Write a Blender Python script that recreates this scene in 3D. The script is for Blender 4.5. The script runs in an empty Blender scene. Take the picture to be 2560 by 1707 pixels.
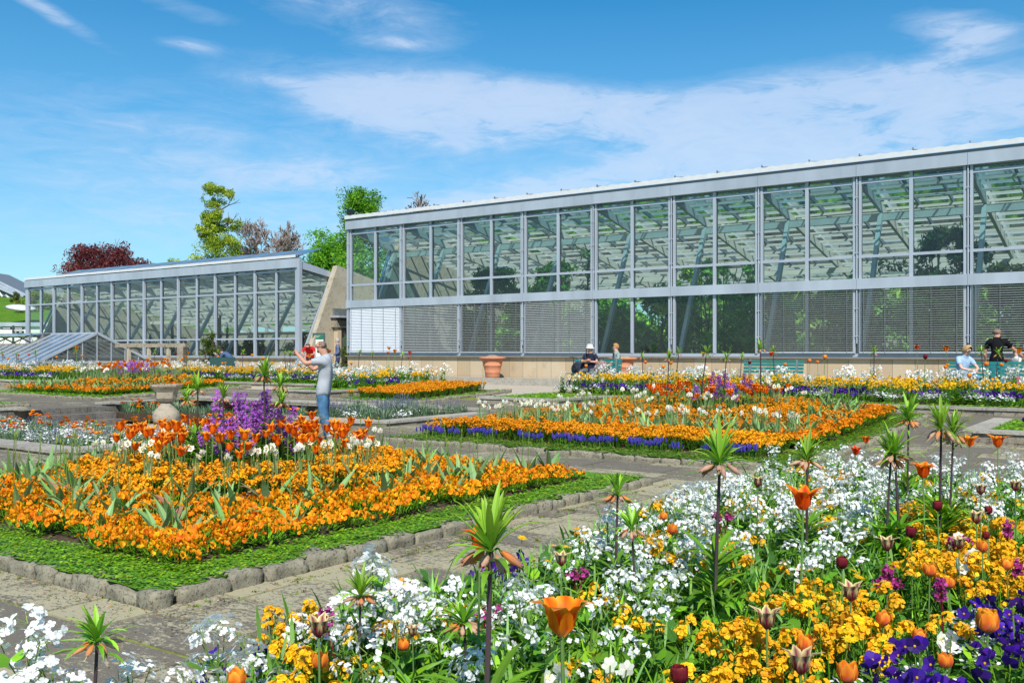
import bpy, math, random
import numpy as np
from mathutils import Vector, Matrix, noise
C = bpy.context.scene.collection
SC = bpy.context.scene
R = random.Random(11)
PI = math.pi
# ------------------------------------------------------------ camera, sky, sun
F = 2357.0                      # focal length in photo pixels (2560 wide)
CR = (.8159, .5784); CF = (-.5784, .8159)   # camera right / forward on the ground
CZ = 1.6
cam = bpy.data.cameras.new('camera'); camo = bpy.data.objects.new('camera', cam); C.objects.link(camo)
camo.location = (0, 0, CZ); camo.rotation_euler = (PI/2, 0, math.atan2(.5784, .8159))
cam.sensor_width = 36; cam.lens = 36*F/2560; cam.shift_y = 24.5/2560; cam.clip_end = 3000; cam.clip_start = .05
SC.camera = camo
SUN_DIR = Vector((.62, -.78, 1.08)).normalized()
SUN_EL = math.asin(SUN_DIR.z)
sun = bpy.data.lights.new('sun', 'SUN'); sun.energy = 3.5; sun.angle = math.radians(.5); sun.color = (1, .95, .87)
suno = bpy.data.objects.new('sun', sun); C.objects.link(suno); suno.location = (10, -10, 30)
suno.rotation_euler = (-SUN_DIR).to_track_quat('-Z', 'Y').to_euler()
SC.view_settings.view_transform = 'Standard'; SC.view_settings.look = 'None'
SC.view_settings.exposure = .70; SC.view_settings.gamma = 1
SC.cycles.max_bounces = 8; SC.cycles.transparent_max_bounces = 40; SC.cycles.diffuse_bounces = 3
SC.cycles.glossy_bounces = 3; SC.cycles.transmission_bounces = 4
SC.cycles.use_denoising = True
SC.cycles.use_adaptive_sampling = True
SC.cycles.sample_clamp_indirect = 6

class NT:
    def __init__(s, nt): s.nt = nt; nt.nodes.clear()
    def n(s, t, ins=None, **kw):
        nd = s.nt.nodes.new(t)
        for k, v in kw.items(): setattr(nd, k, v)
        for k, v in (ins or {}).items():
            sk = nd.inputs[k]
            if isinstance(v, bpy.types.NodeSocket): s.nt.links.new(v, sk)
            elif v is not None: sk.default_value = v
        return nd
    def mixc(s, fac, a, b, bt='MIX'):
        nd = s.n('ShaderNodeMix', data_type='RGBA', blend_type=bt)
        for i, v in ((0, fac), (6, a), (7, b)):
            if isinstance(v, bpy.types.NodeSocket): s.nt.links.new(v, nd.inputs[i])
            else: nd.inputs[i].default_value = v if i == 0 else (tuple(v)+(1,))[:4]
        return nd.outputs[2]
    def math(s, op, a, b=0, c=0, clamp=False):
        nd = s.n('ShaderNodeMath', operation=op, use_clamp=clamp)
        for i, v in enumerate((a, b, c)):
            if isinstance(v, bpy.types.NodeSocket): s.nt.links.new(v, nd.inputs[i])
            else: nd.inputs[i].default_value = v
        return nd.outputs[0]
    def ramp(s, fac, stops, interp='LINEAR'):
        nd = s.n('ShaderNodeValToRGB', {0: fac}); cr = nd.color_ramp; cr.interpolation = interp
        while len(cr.elements) < len(stops): cr.elements.new(.5)
        for e, (p, c) in zip(cr.elements, stops):
            e.position = p; e.color = (tuple(c)+(1,))[:4] if hasattr(c, '__len__') else (c, c, c, 1)
        return nd.outputs[0]

# world: Nishita sky with wispy clouds fixed in the sky
w = bpy.data.worlds.new('World'); SC.world = w; w.use_nodes = True
T = NT(w.node_tree)
sky = T.n('ShaderNodeTexSky', sky_type='NISHITA', sun_disc=False, sun_elevation=SUN_EL,
          sun_rotation=math.atan2(SUN_DIR.x, SUN_DIR.y), altitude=100, air_density=1.0, dust_density=.3, ozone_density=3.0)
tc = T.n('ShaderNodeTexCoord').outputs['Generated']
sx = T.n('ShaderNodeSeparateXYZ', {0: tc})
X, Y, Z = sx.outputs
az = T.math('MULTIPLY', T.math('ARCTAN2', X, Y), 57.2958)       # degrees, +Y = 0
el = T.math('MULTIPLY', T.math('ARCSINE', Z), 57.2958)
el2 = T.math('MAXIMUM', el, .6)
# cloud plane coordinates (clouds lie on a high layer)
inv = T.math('DIVIDE', 1, T.math('MAXIMUM', T.math('ADD', Z, .06), .03))
cp = T.n('ShaderNodeCombineXYZ', {0: T.math('MULTIPLY', X, inv), 1: T.math('MULTIPLY', Y, inv), 2: 0.0})
azel = T.n('ShaderNodeCombineXYZ', {0: T.math('MULTIPLY', az, .055), 1: T.math('MULTIPLY', el, .19), 2: 0.0})
def wnoise(vec, scale, detail, rough, dist=0, off=(0, 0, 0)):
    mp = T.n('ShaderNodeMapping', {0: vec, 'Location': off})
    return T.n('ShaderNodeTexNoise', {'Vector': mp.outputs[0], 'Scale': scale, 'Detail': detail, 'Roughness': rough, 'Distortion': dist}).outputs[0]
n1 = wnoise(azel.outputs[0], 2.2, 9, .62, .6)
n2 = wnoise(azel.outputs[0], 5.5, 8, .65, 1.2, (3, 1, 0))
n3 = wnoise(azel.outputs[0], .9, 4, .5, 0, (7, 2, 0))
def px2azel(px, py):
    l = (px-1280)/F; a = math.degrees(math.atan2(CR[0]*l+CF[0], CR[1]*l+CF[1]))
    return a, math.degrees(math.atan((878-py)/F/math.hypot(1, l)))
def blob(px, py, rx, ry, tilt, amt):
    """soft elliptical region of the sky that holds cloud (azimuth/elevation)"""
    a0, e0 = px2azel(px, py); k = 57.3/F
    da = T.math('SUBTRACT', az, a0); de = T.math('SUBTRACT', el, e0)
    t = math.radians(tilt); c, s_ = math.cos(t), math.sin(t)
    u = T.math('DIVIDE', T.math('ADD', T.math('MULTIPLY', da, c), T.math('MULTIPLY', de, s_)), rx*k)
    v = T.math('DIVIDE', T.math('SUBTRACT', T.math('MULTIPLY', de, c), T.math('MULTIPLY', da, s_)), ry*k)
    d = T.math('ADD', T.math('MULTIPLY', u, u), T.math('MULTIPLY', v, v))
    return T.math('MULTIPLY', T.math('POWER', 2.718, T.math('MULTIPLY', d, -1)), amt)
blobs = [(1250, 265, 420, 62, -6, 1.15), (1720, 330, 560, 70, -8, .8), (2080, 225, 330, 62, 0, .85), (1000, 305, 230, 55, -12, .85),
         (2350, 330, 420, 80, 10, .5), (2410, 75, 120, 36, -12, 1.05), (2380, 140, 90, 26, 15, .6), (900, 25, 260, 60, -8, .6), (130, 35, 120, 17, -24, .75),
         (470, 112, 75, 14, -4, .6), (1010, 108, 110, 16, 0, .55), (400, 330, 620, 120, 0, .42), (500, 540, 900, 130, 0, .48), (1350, 480, 420, 50, 10, .7),
         (660, 200, 70, 14, 0, .35), (1750, 450, 500, 80, 10, .6), (2500, 240, 260, 40, 0, .35), (850, 430, 200, 35, 5, .4), (450, 20, 120, 22, -10, .35)]
acc = None
for b in blobs:
    m = blob(*b); acc = m if acc is None else T.math('ADD', acc, m)
# elsewhere in the sky (behind the camera) scattered clouds
far_m = T.math('MULTIPLY', T.ramp(n3, [(.5, 0), (.7, 1)]), T.math('MULTIPLY', T.math('LESS_THAN', Y, .0), .7))
acc = T.math('ADD', acc, far_m)
dens = T.math('MULTIPLY', acc, T.math('MAXIMUM', 0, T.math('MULTIPLY', T.math('SUBTRACT', T.math('ADD', T.math('MULTIPLY', n1, .6), T.math('MULTIPLY', n2, .4)), .28), 3.4)))
dens = T.ramp(T.math('SUBTRACT', dens, .12), [(0, 0), (.25, .2), (.55, .58), (1, .68)])
hsv = T.n('ShaderNodeHueSaturation', {'Hue': .489, 'Saturation': 1.62, 'Value': .55, 'Color': sky.outputs[0]})
skc = T.mixc(1.0, hsv.outputs[0], (.72, 1.0, 1.03), 'MULTIPLY')
haze = T.ramp(el, [(0, .42), (.18, .16), (.5, 0)])   # placeholder replaced below
eln = T.math('DIVIDE', T.math('MAXIMUM', el, 0), 30, clamp=True)
haze = T.ramp(eln, [(0, .62), (.3, .36), (.8, 0)])
skc = T.mixc(haze, skc, (2.15, 3.15, 4.1))
skc = T.mixc(dens, skc, (2.85, 3.3, 4.1))
bg = T.n('ShaderNodeBackground', {'Color': skc, 'Strength': .15})
T.n('ShaderNodeOutputWorld', {0: bg.outputs[0]})

# ------------------------------------------------------------ materials
def newmat(name):
    m = bpy.data.materials.new(name); m.use_nodes = True
    return m, NT(m.node_tree)
def principled(t, col, rough=.6, metal=0, spec=.5, bump=None, bstr=.3, bdist=.01):
    ins = {'Base Color': col if isinstance(col, bpy.types.NodeSocket) else tuple(col)+(1,), 'Roughness': rough, 'Metallic': metal, 'Specular IOR Level': spec}
    p = t.n('ShaderNodeBsdfPrincipled', ins)
    if bump is not None:
        b = t.n('ShaderNodeBump', {'Height': bump, 'Strength': bstr, 'Distance': bdist})
        t.nt.links.new(b.outputs[0], p.inputs['Normal'])
    return p
def out(t, sh): t.n('ShaderNodeOutputMaterial', {0: sh.outputs[0]})
def tnoise(t, scale, detail=5, rough=.6, vec=None, sc=None, dist=0):
    v = vec or t.n('ShaderNodeTexCoord').outputs['Object']
    if sc: v = t.n('ShaderNodeMapping', {0: v, 'Scale': sc}).outputs[0]
    return t.n('ShaderNodeTexNoise', {'Vector': v, 'Scale': scale, 'Detail': detail, 'Roughness': rough, 'Distortion': dist}).outputs[0]
def pos(t): return t.n('ShaderNodeNewGeometry').outputs['Position']
def simple(name, col, rough=.5, metal=0, var=.08, scale=6, spec=.5, bumps=0, sc=None, isl=0):
    m, t = newmat(name)
    nz = tnoise(t, scale, 5, .6, pos(t), sc)
    f = t.ramp(nz, [(.3, 1-var*1.5), (.7, 1+var)])
    c = t.mixc(1.0, tuple(col)+(1,), f, 'MULTIPLY')
    if isl:
        ri = t.n('ShaderNodeNewGeometry').outputs['Random Per Island']
        c = t.mixc(1.0, c, t.ramp(ri, [(0, 1-isl), (1, 1+isl)]), 'MULTIPLY')
    out(t, principled(t, c, rough, metal, spec, nz if bumps else None, bumps)); return m
def plantmat(name, trans=.3, rough=.5, spec=.4, isl=.25):
    """petals and leaves: their own colour (attribute) varied leaf by leaf, some light passes through"""
    m, t = newmat(name)
    a = t.n('ShaderNodeAttribute', attribute_name='Col').outputs['Color']
    g = t.n('ShaderNodeNewGeometry').outputs['Random Per Island']
    ob = t.n('ShaderNodeObjectInfo').outputs['Random']
    c = t.mixc(1.0, a, t.ramp(g, [(0, 1-isl), (1, 1+isl)]), 'MULTIPLY')
    h = t.n('ShaderNodeHueSaturation', {'Hue': t.math('ADD', .4925, t.math('MULTIPLY', ob, .015)), 'Value': t.math('ADD', .9, t.math('MULTIPLY', ob, .2)), 'Color': c}).outputs[0]
    p = principled(t, h, rough, 0, spec)
    tr = t.n('ShaderNodeBsdfTranslucent', {0: h})
    out(t, t.n('ShaderNodeMixShader', {0: trans, 1: p.outputs[0], 2: tr.outputs[0]})); return m
M = {}
M['leaf'] = plantmat('leaf', .3, .45, .35, .3)
M['petal'] = plantmat('petal', .28, .55, .2, .2)
M['crown'] = plantmat('tree_leaf', .3, .6, .2, .35)

def slab_mat():
    m, t = newmat('lichen_slab')
    P = pos(t); a = t.n('ShaderNodeAttribute', attribute_name='Col').outputs['Color']
    n_ = tnoise(t, 3.2, 8, .72, P, (1, 1.5, 1), .4); nf = tnoise(t, 60, 4, .7, P); nl = tnoise(t, .35, 2, .5, P); nm = tnoise(t, 22, 7, .8, P, (1, 1.6, 1))
    sep = t.n('ShaderNodeSeparateColor', {0: a}).outputs[0]
    k = t.math('ADD', t.math('ADD', t.math('MULTIPLY', n_, .36), t.math('MULTIPLY', nm, .66)), t.math('MULTIPLY', t.math('SUBTRACT', sep, .5), .13))
    k = t.math('ADD', k, t.math('MULTIPLY', t.math('SUBTRACT', nl, .5), .25))
    # lichen grows less on the well-trodden far path
    sy = t.n('ShaderNodeSeparateXYZ', {0: P}).outputs[1]
    k = t.math('SUBTRACT', k, t.ramp(t.math('DIVIDE', sy, 20, clamp=True), [(.4, 0), (.62, .06)]))
    li = t.ramp(k, [(.492, 0), (.528, 1)])
    dark = t.mixc(nf, (.11, .097, .075), (.21, .183, .14)); lite = t.mixc(nf, (.30, .27, .165), (.46, .41, .265))
    c = t.mixc(li, dark, lite)
    c = t.mixc(t.ramp(tnoise(t, 1.7, 5, .6, P), [(.62, 0), (.8, .35)]), c, (.30, .24, .17))
    out(t, principled(t, c, .9, 0, .2, t.math('ADD', nf, t.math('MULTIPLY', n_, 2)), .5, .006)); return m
M['slab'] = slab_mat()
def stone_mat(name, ca, cb, cc, sc=5):
    m, t = newmat(name); P = pos(t)
    a = tnoise(t, sc, 7, .7, P); b = tnoise(t, sc*5, 6, .7, P); f = tnoise(t, 80, 3, .6, P)
    c = t.mixc(t.ramp(a, [(.38, 0), (.62, 1)]), ca, cb)
    c = t.mixc(t.ramp(b, [(.52, 0), (.62, .85)]), c, cc)
    ri = t.n('ShaderNodeNewGeometry').outputs['Random Per Island']
    c = t.mixc(1.0, c, t.ramp(ri, [(0, .85), (1, 1.12)]), 'MULTIPLY')
    out(t, principled(t, c, .92, 0, .15, t.math('ADD', b, t.math('MULTIPLY', f, .4)), .7, .012)); return m
M['kerb'] = stone_mat('lichen_stone', (.22, .20, .15), (.31, .285, .20), (.07, .06, .045), 9)
M['wallstone'] = stone_mat('weathered_stone', (.26, .22, .17), (.36, .31, .23), (.10, .09, .075), 3)
M['darkstone'] = stone_mat('dark_stone', (.13, .12, .105), (.20, .18, .15), (.07, .065, .06), 3)
M['urn'] = stone_mat('urn_stone', (.32, .27, .20), (.42, .36, .27), (.24, .20, .15), 2)
M['capstone'] = stone_mat('coping_stone', (.34, .31, .26), (.44, .41, .34), (.20, .18, .15), 4)
M['concrete'] = stone_mat('weathered_concrete', (.40, .35, .26), (.47, .42, .32), (.30, .26, .19), .9)
def sand_mat():
    m, t = newmat('sandstone_cladding'); P = pos(t)
    s = t.n('ShaderNodeSeparateXYZ', {0: P}); 
    u = t.math('ADD', s.outputs[0], t.math('MULTIPLY', s.outputs[1], .0))
    fr = t.math('FRACT', t.math('DIVIDE', u, .62)); cell = t.math('FLOOR', t.math('DIVIDE', u, .62))
    wn = t.n('ShaderNodeTexWhiteNoise', {'W': cell}, noise_dimensions='1D').outputs[0]
    st = tnoise(t, 2.2, 6, .65, P, (1.4, 1, .35)); fn = tnoise(t, 25, 4, .6, P)
    c = t.mixc(wn, (.43, .33, .21), (.56, .46, .32)); c = t.mixc(t.ramp(st, [(.45, 0), (.7, .55)]), c, (.52, .34, .15))
    c = t.mixc(t.ramp(tnoise(t, 1.3, 5, .7, P, (1, 1, .5)), [(.58, 0), (.72, .5)]), c, (.22, .19, .16))
    j = t.math('LESS_THAN', fr, .022); c = t.mixc(j, c, (.17, .14, .10))
    c = t.mixc(t.ramp(fn, [(.4, 0), (.8, .25)]), c, (.62, .54, .42))
    out(t, principled(t, c, .85, 0, .2, fn, .2)); return m
M['sandstone'] = sand_mat()
M['soil'] = simple('soil', (.085, .06, .042), .95, 0, .3, 20, .1, .6)
M['moss'] = (lambda: (lambda m, t: (out(t, principled(t, t.mixc(t.ramp(tnoise(t, 9, 5, .7, pos(t)), [(.35, 0), (.62, 1)]), (.15, .12, .06), (.22, .30, .035)), .95, 0, .1)), m)[1])(*newmat('mossy_joint')))()
def gravel_mat():
    m, t = newmat('gravel'); P = pos(t)
    v = t.n('ShaderNodeTexVoronoi', {'Vector': P, 'Scale': 26}); n_ = tnoise(t, 1.2, 4, .6, P)
    c = t.mixc(v.outputs['Color'], (.34, .29, .22), (.56, .50, .40)); c = t.mixc(t.math('MULTIPLY', n_, .5), c, (.44, .37, .28))
    out(t, principled(t, c, .95, 0, .1, v.outputs[0], .5, .01)); return m
M['gravel'] = gravel_mat()
def grass_mat():
    m, t = newmat('grass'); P = pos(t)
    a = tnoise(t, .25, 5, .6, P); b = tnoise(t, 9, 6, .7, P); d = tnoise(t, .9, 5, .7, P, (1, 1, 2))
    c = t.mixc(a, (.055, .16, .012), (.12, .24, .02)); c = t.mixc(t.ramp(d, [(.5, 0), (.7, .5)]), c, (.20, .22, .04)); c = t.mixc(1.0, c, t.ramp(b, [(.3, .55), (.7, 1.3)]), 'MULTIPLY')
    out(t, principled(t, c, .9, 0, .1, b, .6)); return m
M['grass'] = grass_mat()
M['alu'] = simple('grey_aluminium', (.43, .47, .52), .42, .2, .06, 1.5, .5, 0, (1, 1, .3))
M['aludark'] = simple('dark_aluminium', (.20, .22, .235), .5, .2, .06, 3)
M['fascia'] = simple('metal_fascia', (.46, .50, .55), .4, .25, .12, 1.1, .5, 0, (1, 1, .25))
M['white'] = simple('white_metal', (.66, .66, .65), .45, 0, .05, 4)
M['slat'] = simple('blind_slat', (.47, .48, .46), .35, .2, .03, 4)
M['whiteslat'] = simple('closed_blind_slat', (.82, .84, .86), .35, .1, .03, 4)
M['steel'] = simple('pale_green_steel', (.62, .59, .51), .5, 0, .07, 2)
M['redgasket'] = simple('red_brown_frame', (.16, .055, .045), .5)
M['sill'] = simple('sill_stone', (.22, .20, .17), .7, 0, .1, 3)
M['terracotta'] = simple('terracotta', (.58, .24, .13), .8, 0, .12, 5, .2, .1)
M['plaster'] = simple('white_plaster', (.74, .73, .66), .8, 0, .05, 2)
M['teal'] = simple('teal_painted_wood', (.012, .20, .18), .5, 0, .1, 8, .5, 0, None, .12)
M['black'] = simple('black_plastic', (.015, .015, .017), .4)
M['signgreen'] = simple('sign_green', (.01, .16, .075), .5)
M['signgrey'] = simple('sign_frame', (.06, .09, .10), .4)
M['signwhite'] = simple('sign_white', (.78, .78, .76), .5)
M['orange_text'] = simple('pale_sign_print', (.45, .55, .45), .5)
M['bark'] = simple('bark', (.10, .075, .055), .9, 0, .3, 8, .1, .5, (1, 1, .3))
M['bark_grey'] = simple('grey_twigs', (.26, .20, .18), .9, 0, .2, 4, .1)
M['floor'] = simple('greenhouse_soil', (.10, .085, .06), .95, 0, .3, 3, .1)
def glass(name, tint, gl=.13, rough=.02, alpha=0, hazec=(.7, .8, .75), ior=1.45):
    m, t = newmat(name)
    lw = t.n('ShaderNodeFresnel', {0: ior}).outputs[0]
    tr = t.n('ShaderNodeBsdfTransparent', {0: tuple(tint)+(1,)})
    if alpha:
        nz = tnoise(t, .8, 5, .7, pos(t))
        df = t.n('ShaderNodeBsdfDiffuse', {0: tuple(hazec)+(1,)})
        tr = t.n('ShaderNodeMixShader', {0: t.math('MULTIPLY', t.ramp(nz, [(.3, .5), (.75, 1.5)]), alpha), 1: tr.outputs[0], 2: df.outputs[0]})
    g = t.n('ShaderNodeBsdfGlossy', {0: (.9, .95, 1, 1), 'Roughness': rough})
    f = t.math('ADD', t.math('MULTIPLY', lw, 1.0), gl-.03, clamp=True)
    out(t, t.n('ShaderNodeMixShader', {0: f, 1: tr.outputs[0], 2: g.outputs[0]})); return m
M['glass'] = glass('window_glass', (.93, .98, .95), .05, .01, .02, (.7, .8, .75), 1.3)
M['roofglass'] = glass('roof_glass', (.60, .76, .82), .045, .08, .015, (.30, .45, .5), 1.13)
M['gableglass'] = glass('gable_glass', (.72, .76, .74), .08, .05, .10, (.42, .46, .46), 1.2)
M['oldglass'] = glass('dusty_glass', (.60, .64, .62), .12, .1, .35, (.42, .46, .46))

# ------------------------------------------------------------ mesh builder
class MB:
    def __init__(s): s.v = []; s.f = []; s.m = []; s.c = []; s.cc = (1, 1, 1); s.mi = 0; s.smooth = []; s.sm = False
    def add(s, vs, fs, col=None):
        o = len(s.v); s.v.extend(vs)
        col = col if col is not None else s.cc
        if col and not isinstance(col[0], (int, float)): s.c.extend(col)
        else: s.c.extend([col]*len(vs))
        for f in fs: s.f.append([i+o for i in f]); s.m.append(s.mi); s.smooth.append(s.sm)
    def quad(s, a, b, c, d, col=None): s.add([a, b, c, d], [(0, 1, 2, 3)], col)
    def box(s, x0, x1, y0, y1, z0, z1, col=None):
        x0, x1 = min(x0, x1), max(x0, x1); y0, y1 = min(y0, y1), max(y0, y1); z0, z1 = min(z0, z1), max(z0, z1)
        s.add([(x0, y0, z0), (x1, y0, z0), (x1, y1, z0), (x0, y1, z0), (x0, y0, z1), (x1, y0, z1), (x1, y1, z1), (x0, y1, z1)],
              [(0, 3, 2, 1), (4, 5, 6, 7), (0, 1, 5, 4), (1, 2, 6, 5), (2, 3, 7, 6), (3, 0, 4, 7)], col)
    def beam(s, a, b, w, h, up=(0, 0, 1), col=None):
        a = Vector(a); b = Vector(b); d = (b-a).normalized(); u = Vector(up)
        sd = d.cross(u).normalized(); u = sd.cross(d).normalized()
        vs = [tuple(p+sd*i*w/2+u*j*h/2) for p in (a, b) for i, j in ((-1, -1), (1, -1), (1, 1), (-1, 1))]
        s.add(vs, [(3, 2, 1, 0), (4, 5, 6, 7), (0, 1, 5, 4), (1, 2, 6, 5), (2, 3, 7, 6), (3, 0, 4, 7)], col)
    def tube(s, pts, rs, n=6, col=None, cap=True):
        pts = [Vector(p) for p in pts]; vs = []; cs = []
        if not hasattr(rs, '__len__'): rs = [rs]*len(pts)
        for i, p in enumerate(pts):
            d = (pts[min(i+1, len(pts)-1)]-pts[max(i-1, 0)])
            d = d.normalized() if d.length > 1e-9 else Vector((0, 0, 1))
            q = Vector((1, 0, 0)) if abs(d.x) < .8 else Vector((0, 1, 0))
            a = d.cross(q).normalized(); b = d.cross(a)
            for k in range(n):
                t = 2*PI*k/n; vs.append(tuple(p+(a*math.cos(t)+b*math.sin(t))*rs[i]))
                if col and not isinstance(col[0], (int, float)): cs.append(col[i])
        fs = [(i*n+k, i*n+(k+1) % n, (i+1)*n+(k+1) % n, (i+1)*n+k) for i in range(len(pts)-1) for k in range(n)]
        if cap: fs += [tuple(range(n-1, -1, -1)), tuple((len(pts)-1)*n+k for k in range(n))]
        s.add(vs, fs, cs or col)
    def lathe(s, prof, n=24, c=(0, 0, 0), col=None, cap=True, sx=1, sy=1):
        vs = [(c[0]+r*math.cos(2*PI*k/n)*sx, c[1]+r*math.sin(2*PI*k/n)*sy, c[2]+z) for r, z in prof for k in range(n)]
        fs = [(i*n+k, i*n+(k+1) % n, (i+1)*n+(k+1) % n, (i+1)*n+k) for i in range(len(prof)-1) for k in range(n)]
        if cap: fs += [tuple(range(n-1, -1, -1)), tuple((len(prof)-1)*n+k for k in range(n))]
        s.add(vs, fs, col)
    def prism(s, poly, d, col=None):
        """poly: list of 3d points (planar), extruded by vector d"""
        n = len(poly); d = Vector(d); vs = [tuple(p) for p in poly]+[tuple(Vector(p)+d) for p in poly]
        s.add(vs, [tuple(range(n-1, -1, -1)), tuple(range(n, 2*n))]+[(i, (i+1) % n, n+(i+1) % n, n+i) for i in range(n)], col)
    def leaf(s, base, d, L, W, col, col2=None, bend=.5, n=3, fold=0, prof=None, side=None):
        """a blade: starts along d, droops by bend, width profile with a point"""
        p = Vector(base); d = Vector(d).normalized()
        sd = side or d.cross(Vector((0, 0, 1)))
        if sd.length < 1e-4: sd = Vector((1, 0, 0))
        sd = sd.normalized(); col2 = col2 or col
        vs = []; cs = []; step = L/n
        for i in range(n+1):
            t = i/n
            wd = (prof[i] if prof else math.sin(PI*min(.08+t*.92, 1))**.8 if i < n else .0)*W*.5
            c = tuple(col[k]*(1-t)+col2[k]*t for k in range(3))
            up = sd.cross(d).normalized()
            if fold:
                vs += [tuple(p-sd*wd+up*fold*wd), tuple(p), tuple(p+sd*wd+up*fold*wd)]; cs += [c, c, c]
            else:
                vs += [tuple(p-sd*wd), tuple(p+sd*wd)]; cs += [c, c]
            p = p+d*step; d = (d-Vector((0, 0, 1))*bend/n*(.4+t*1.4)).normalized()
        k = 3 if fold else 2; fs = []
        for i in range(n):
            for j in range(k-1): fs.append((i*k+j, i*k+j+1, (i+1)*k+j+1, (i+1)*k+j))
        s.add(vs, fs, cs)
    def ell(s, c, r, seg=8, ring=6, col=None, rot=None):
        vs = []; rot = rot or Matrix.Identity(3)
        for i in range(ring+1):
            for k in range(seg):
                a = PI*i/ring; b = 2*PI*k/seg
                vs.append(tuple(Vector(c)+rot @ Vector((r[0]*math.sin(a)*math.cos(b), r[1]*math.sin(a)*math.sin(b), r[2]*math.cos(a)))))
        s.add(vs, [(i*seg+k, (i+1)*seg+k, (i+1)*seg+(k+1) % seg, i*seg+(k+1) % seg) for i in range(ring) for k in range(seg)], col)
    def empty(s): return not s.v
    def mesh(s, name, mats):
        me = bpy.data.meshes.new(name); me.from_pydata(s.v, [], s.f)
        for m in (mats if isinstance(mats, (list, tuple)) else [mats]): me.materials.append(m)
        me.polygons.foreach_set('material_index', s.m); me.polygons.foreach_set('use_smooth', s.smooth)
        at = me.color_attributes.new('Col', 'FLOAT_COLOR', 'POINT')
        a = np.ones((len(s.v), 4), np.float32); a[:, :3] = np.array(s.c, np.float32); at.data.foreach_set('color', a.ravel())
        me.update(); return me
    def build(s, name, mats, parent=None, **kw):
        return link(name, s.mesh(name, mats), parent, **kw)
def link(name, data, parent=None, label=None, cat=None, group=None, kind=None, loc=None):
    o = bpy.data.objects.new(name, data); C.objects.link(o)
    if parent: o.parent = parent
    if loc is not None: o.location = loc
    return tag(o, label, cat, group, kind)
def tag(o, label=None, cat=None, group=None, kind=None):
    if label: o['label'] = label
    if cat: o['category'] = cat
    if group: o['group'] = group
    if kind: o['kind'] = kind
    return o
def thing(name, loc, label, cat, group=None, rz=0):
    o = link(name, None, None, label, cat, group, loc=loc); o.rotation_euler = (0, 0, rz); o.empty_display_size = .2; return o
def dup(root, loc, rz=0, sc=1, label=None, tilt=(0, 0)):
    c = root.copy(); C.objects.link(c); c.location = loc; c.rotation_euler = (tilt[0], tilt[1], rz)
    c.scale = (sc, sc, sc) if not hasattr(sc, '__len__') else sc
    if label: c['label'] = label
    for ch in root.children:
        d = ch.copy(); C.objects.link(d); d.parent = c
    return c
def sides(co): return co

# ------------------------------------------------------------ places
def at(px, py, z=0.):
    D = F*(CZ-z)/(py-878); l = (px-1280)/F*D
    return (CR[0]*l+CF[0]*D, CR[1]*l+CF[1]*D)
def atd(px, D):
    l = (px-1280)/F*D; return (CR[0]*l+CF[0]*D, CR[1]*l+CF[1]*D)
def g(y): return min(max((y-15.6)*.0404, 0), .43)
COURT = (-26., -14.0, 7.9, 18.4)      # sunken court x0 x1 y0 y1
CFL = -.5
BEDS = {'near': (-11.8, -5.15, 3.45, 10.2), 'right': (-11.5, -4.2, 12.2, 21.0), 'left': (-35.5, -27.7, 16.7, 22.6)}
# ============================================================ SETTING
def sheet(name, xs, ys, zf, mat, dz=0, hole=None):
    b = MB()
    for i in range(len(xs)-1):
        for j in range(len(ys)-1):
            cx, cy = (xs[i]+xs[i+1])/2, (ys[j]+ys[j+1])/2
            if hole and hole[0] < cx < hole[1] and hole[2] < cy < hole[3]: continue
            b.quad(*[(x, y, zf(y)+dz) for x, y in ((xs[i], ys[j]), (xs[i+1], ys[j]), (xs[i+1], ys[j+1]), (xs[i], ys[j+1]))])
    return b.build(name, mat, kind='structure')
CX0, CX1, CY0, CY1 = COURT
sheet('ground', [-700, -60, CX0, CX1, 12, 700], [-400, -3, CY0, 15.6, CY1, 26.25, 60, 900], lambda y: g(y) if y < 100 else .43, M['grass'], -.05, COURT)
sheet('gravel_path', [-62, CX0, CX1, 11.9], [-2.9, CY0, 15.6, CY1, 26.25, 34], g, M['gravel'], -.03, COURT)
sheet('mossy_joints', [-40, CX0, CX1, 7], [-1.5, CY0, 15.6, CY1, 21.9], g, M['moss'], -.006, COURT)
b = MB(); b.quad((CX0, CY0, CFL), (CX1, CY0, CFL), (CX1, CY1, CFL), (CX0, CY1, CFL)); b.build('sunken_gravel_floor', M['gravel'], kind='structure')
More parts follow.
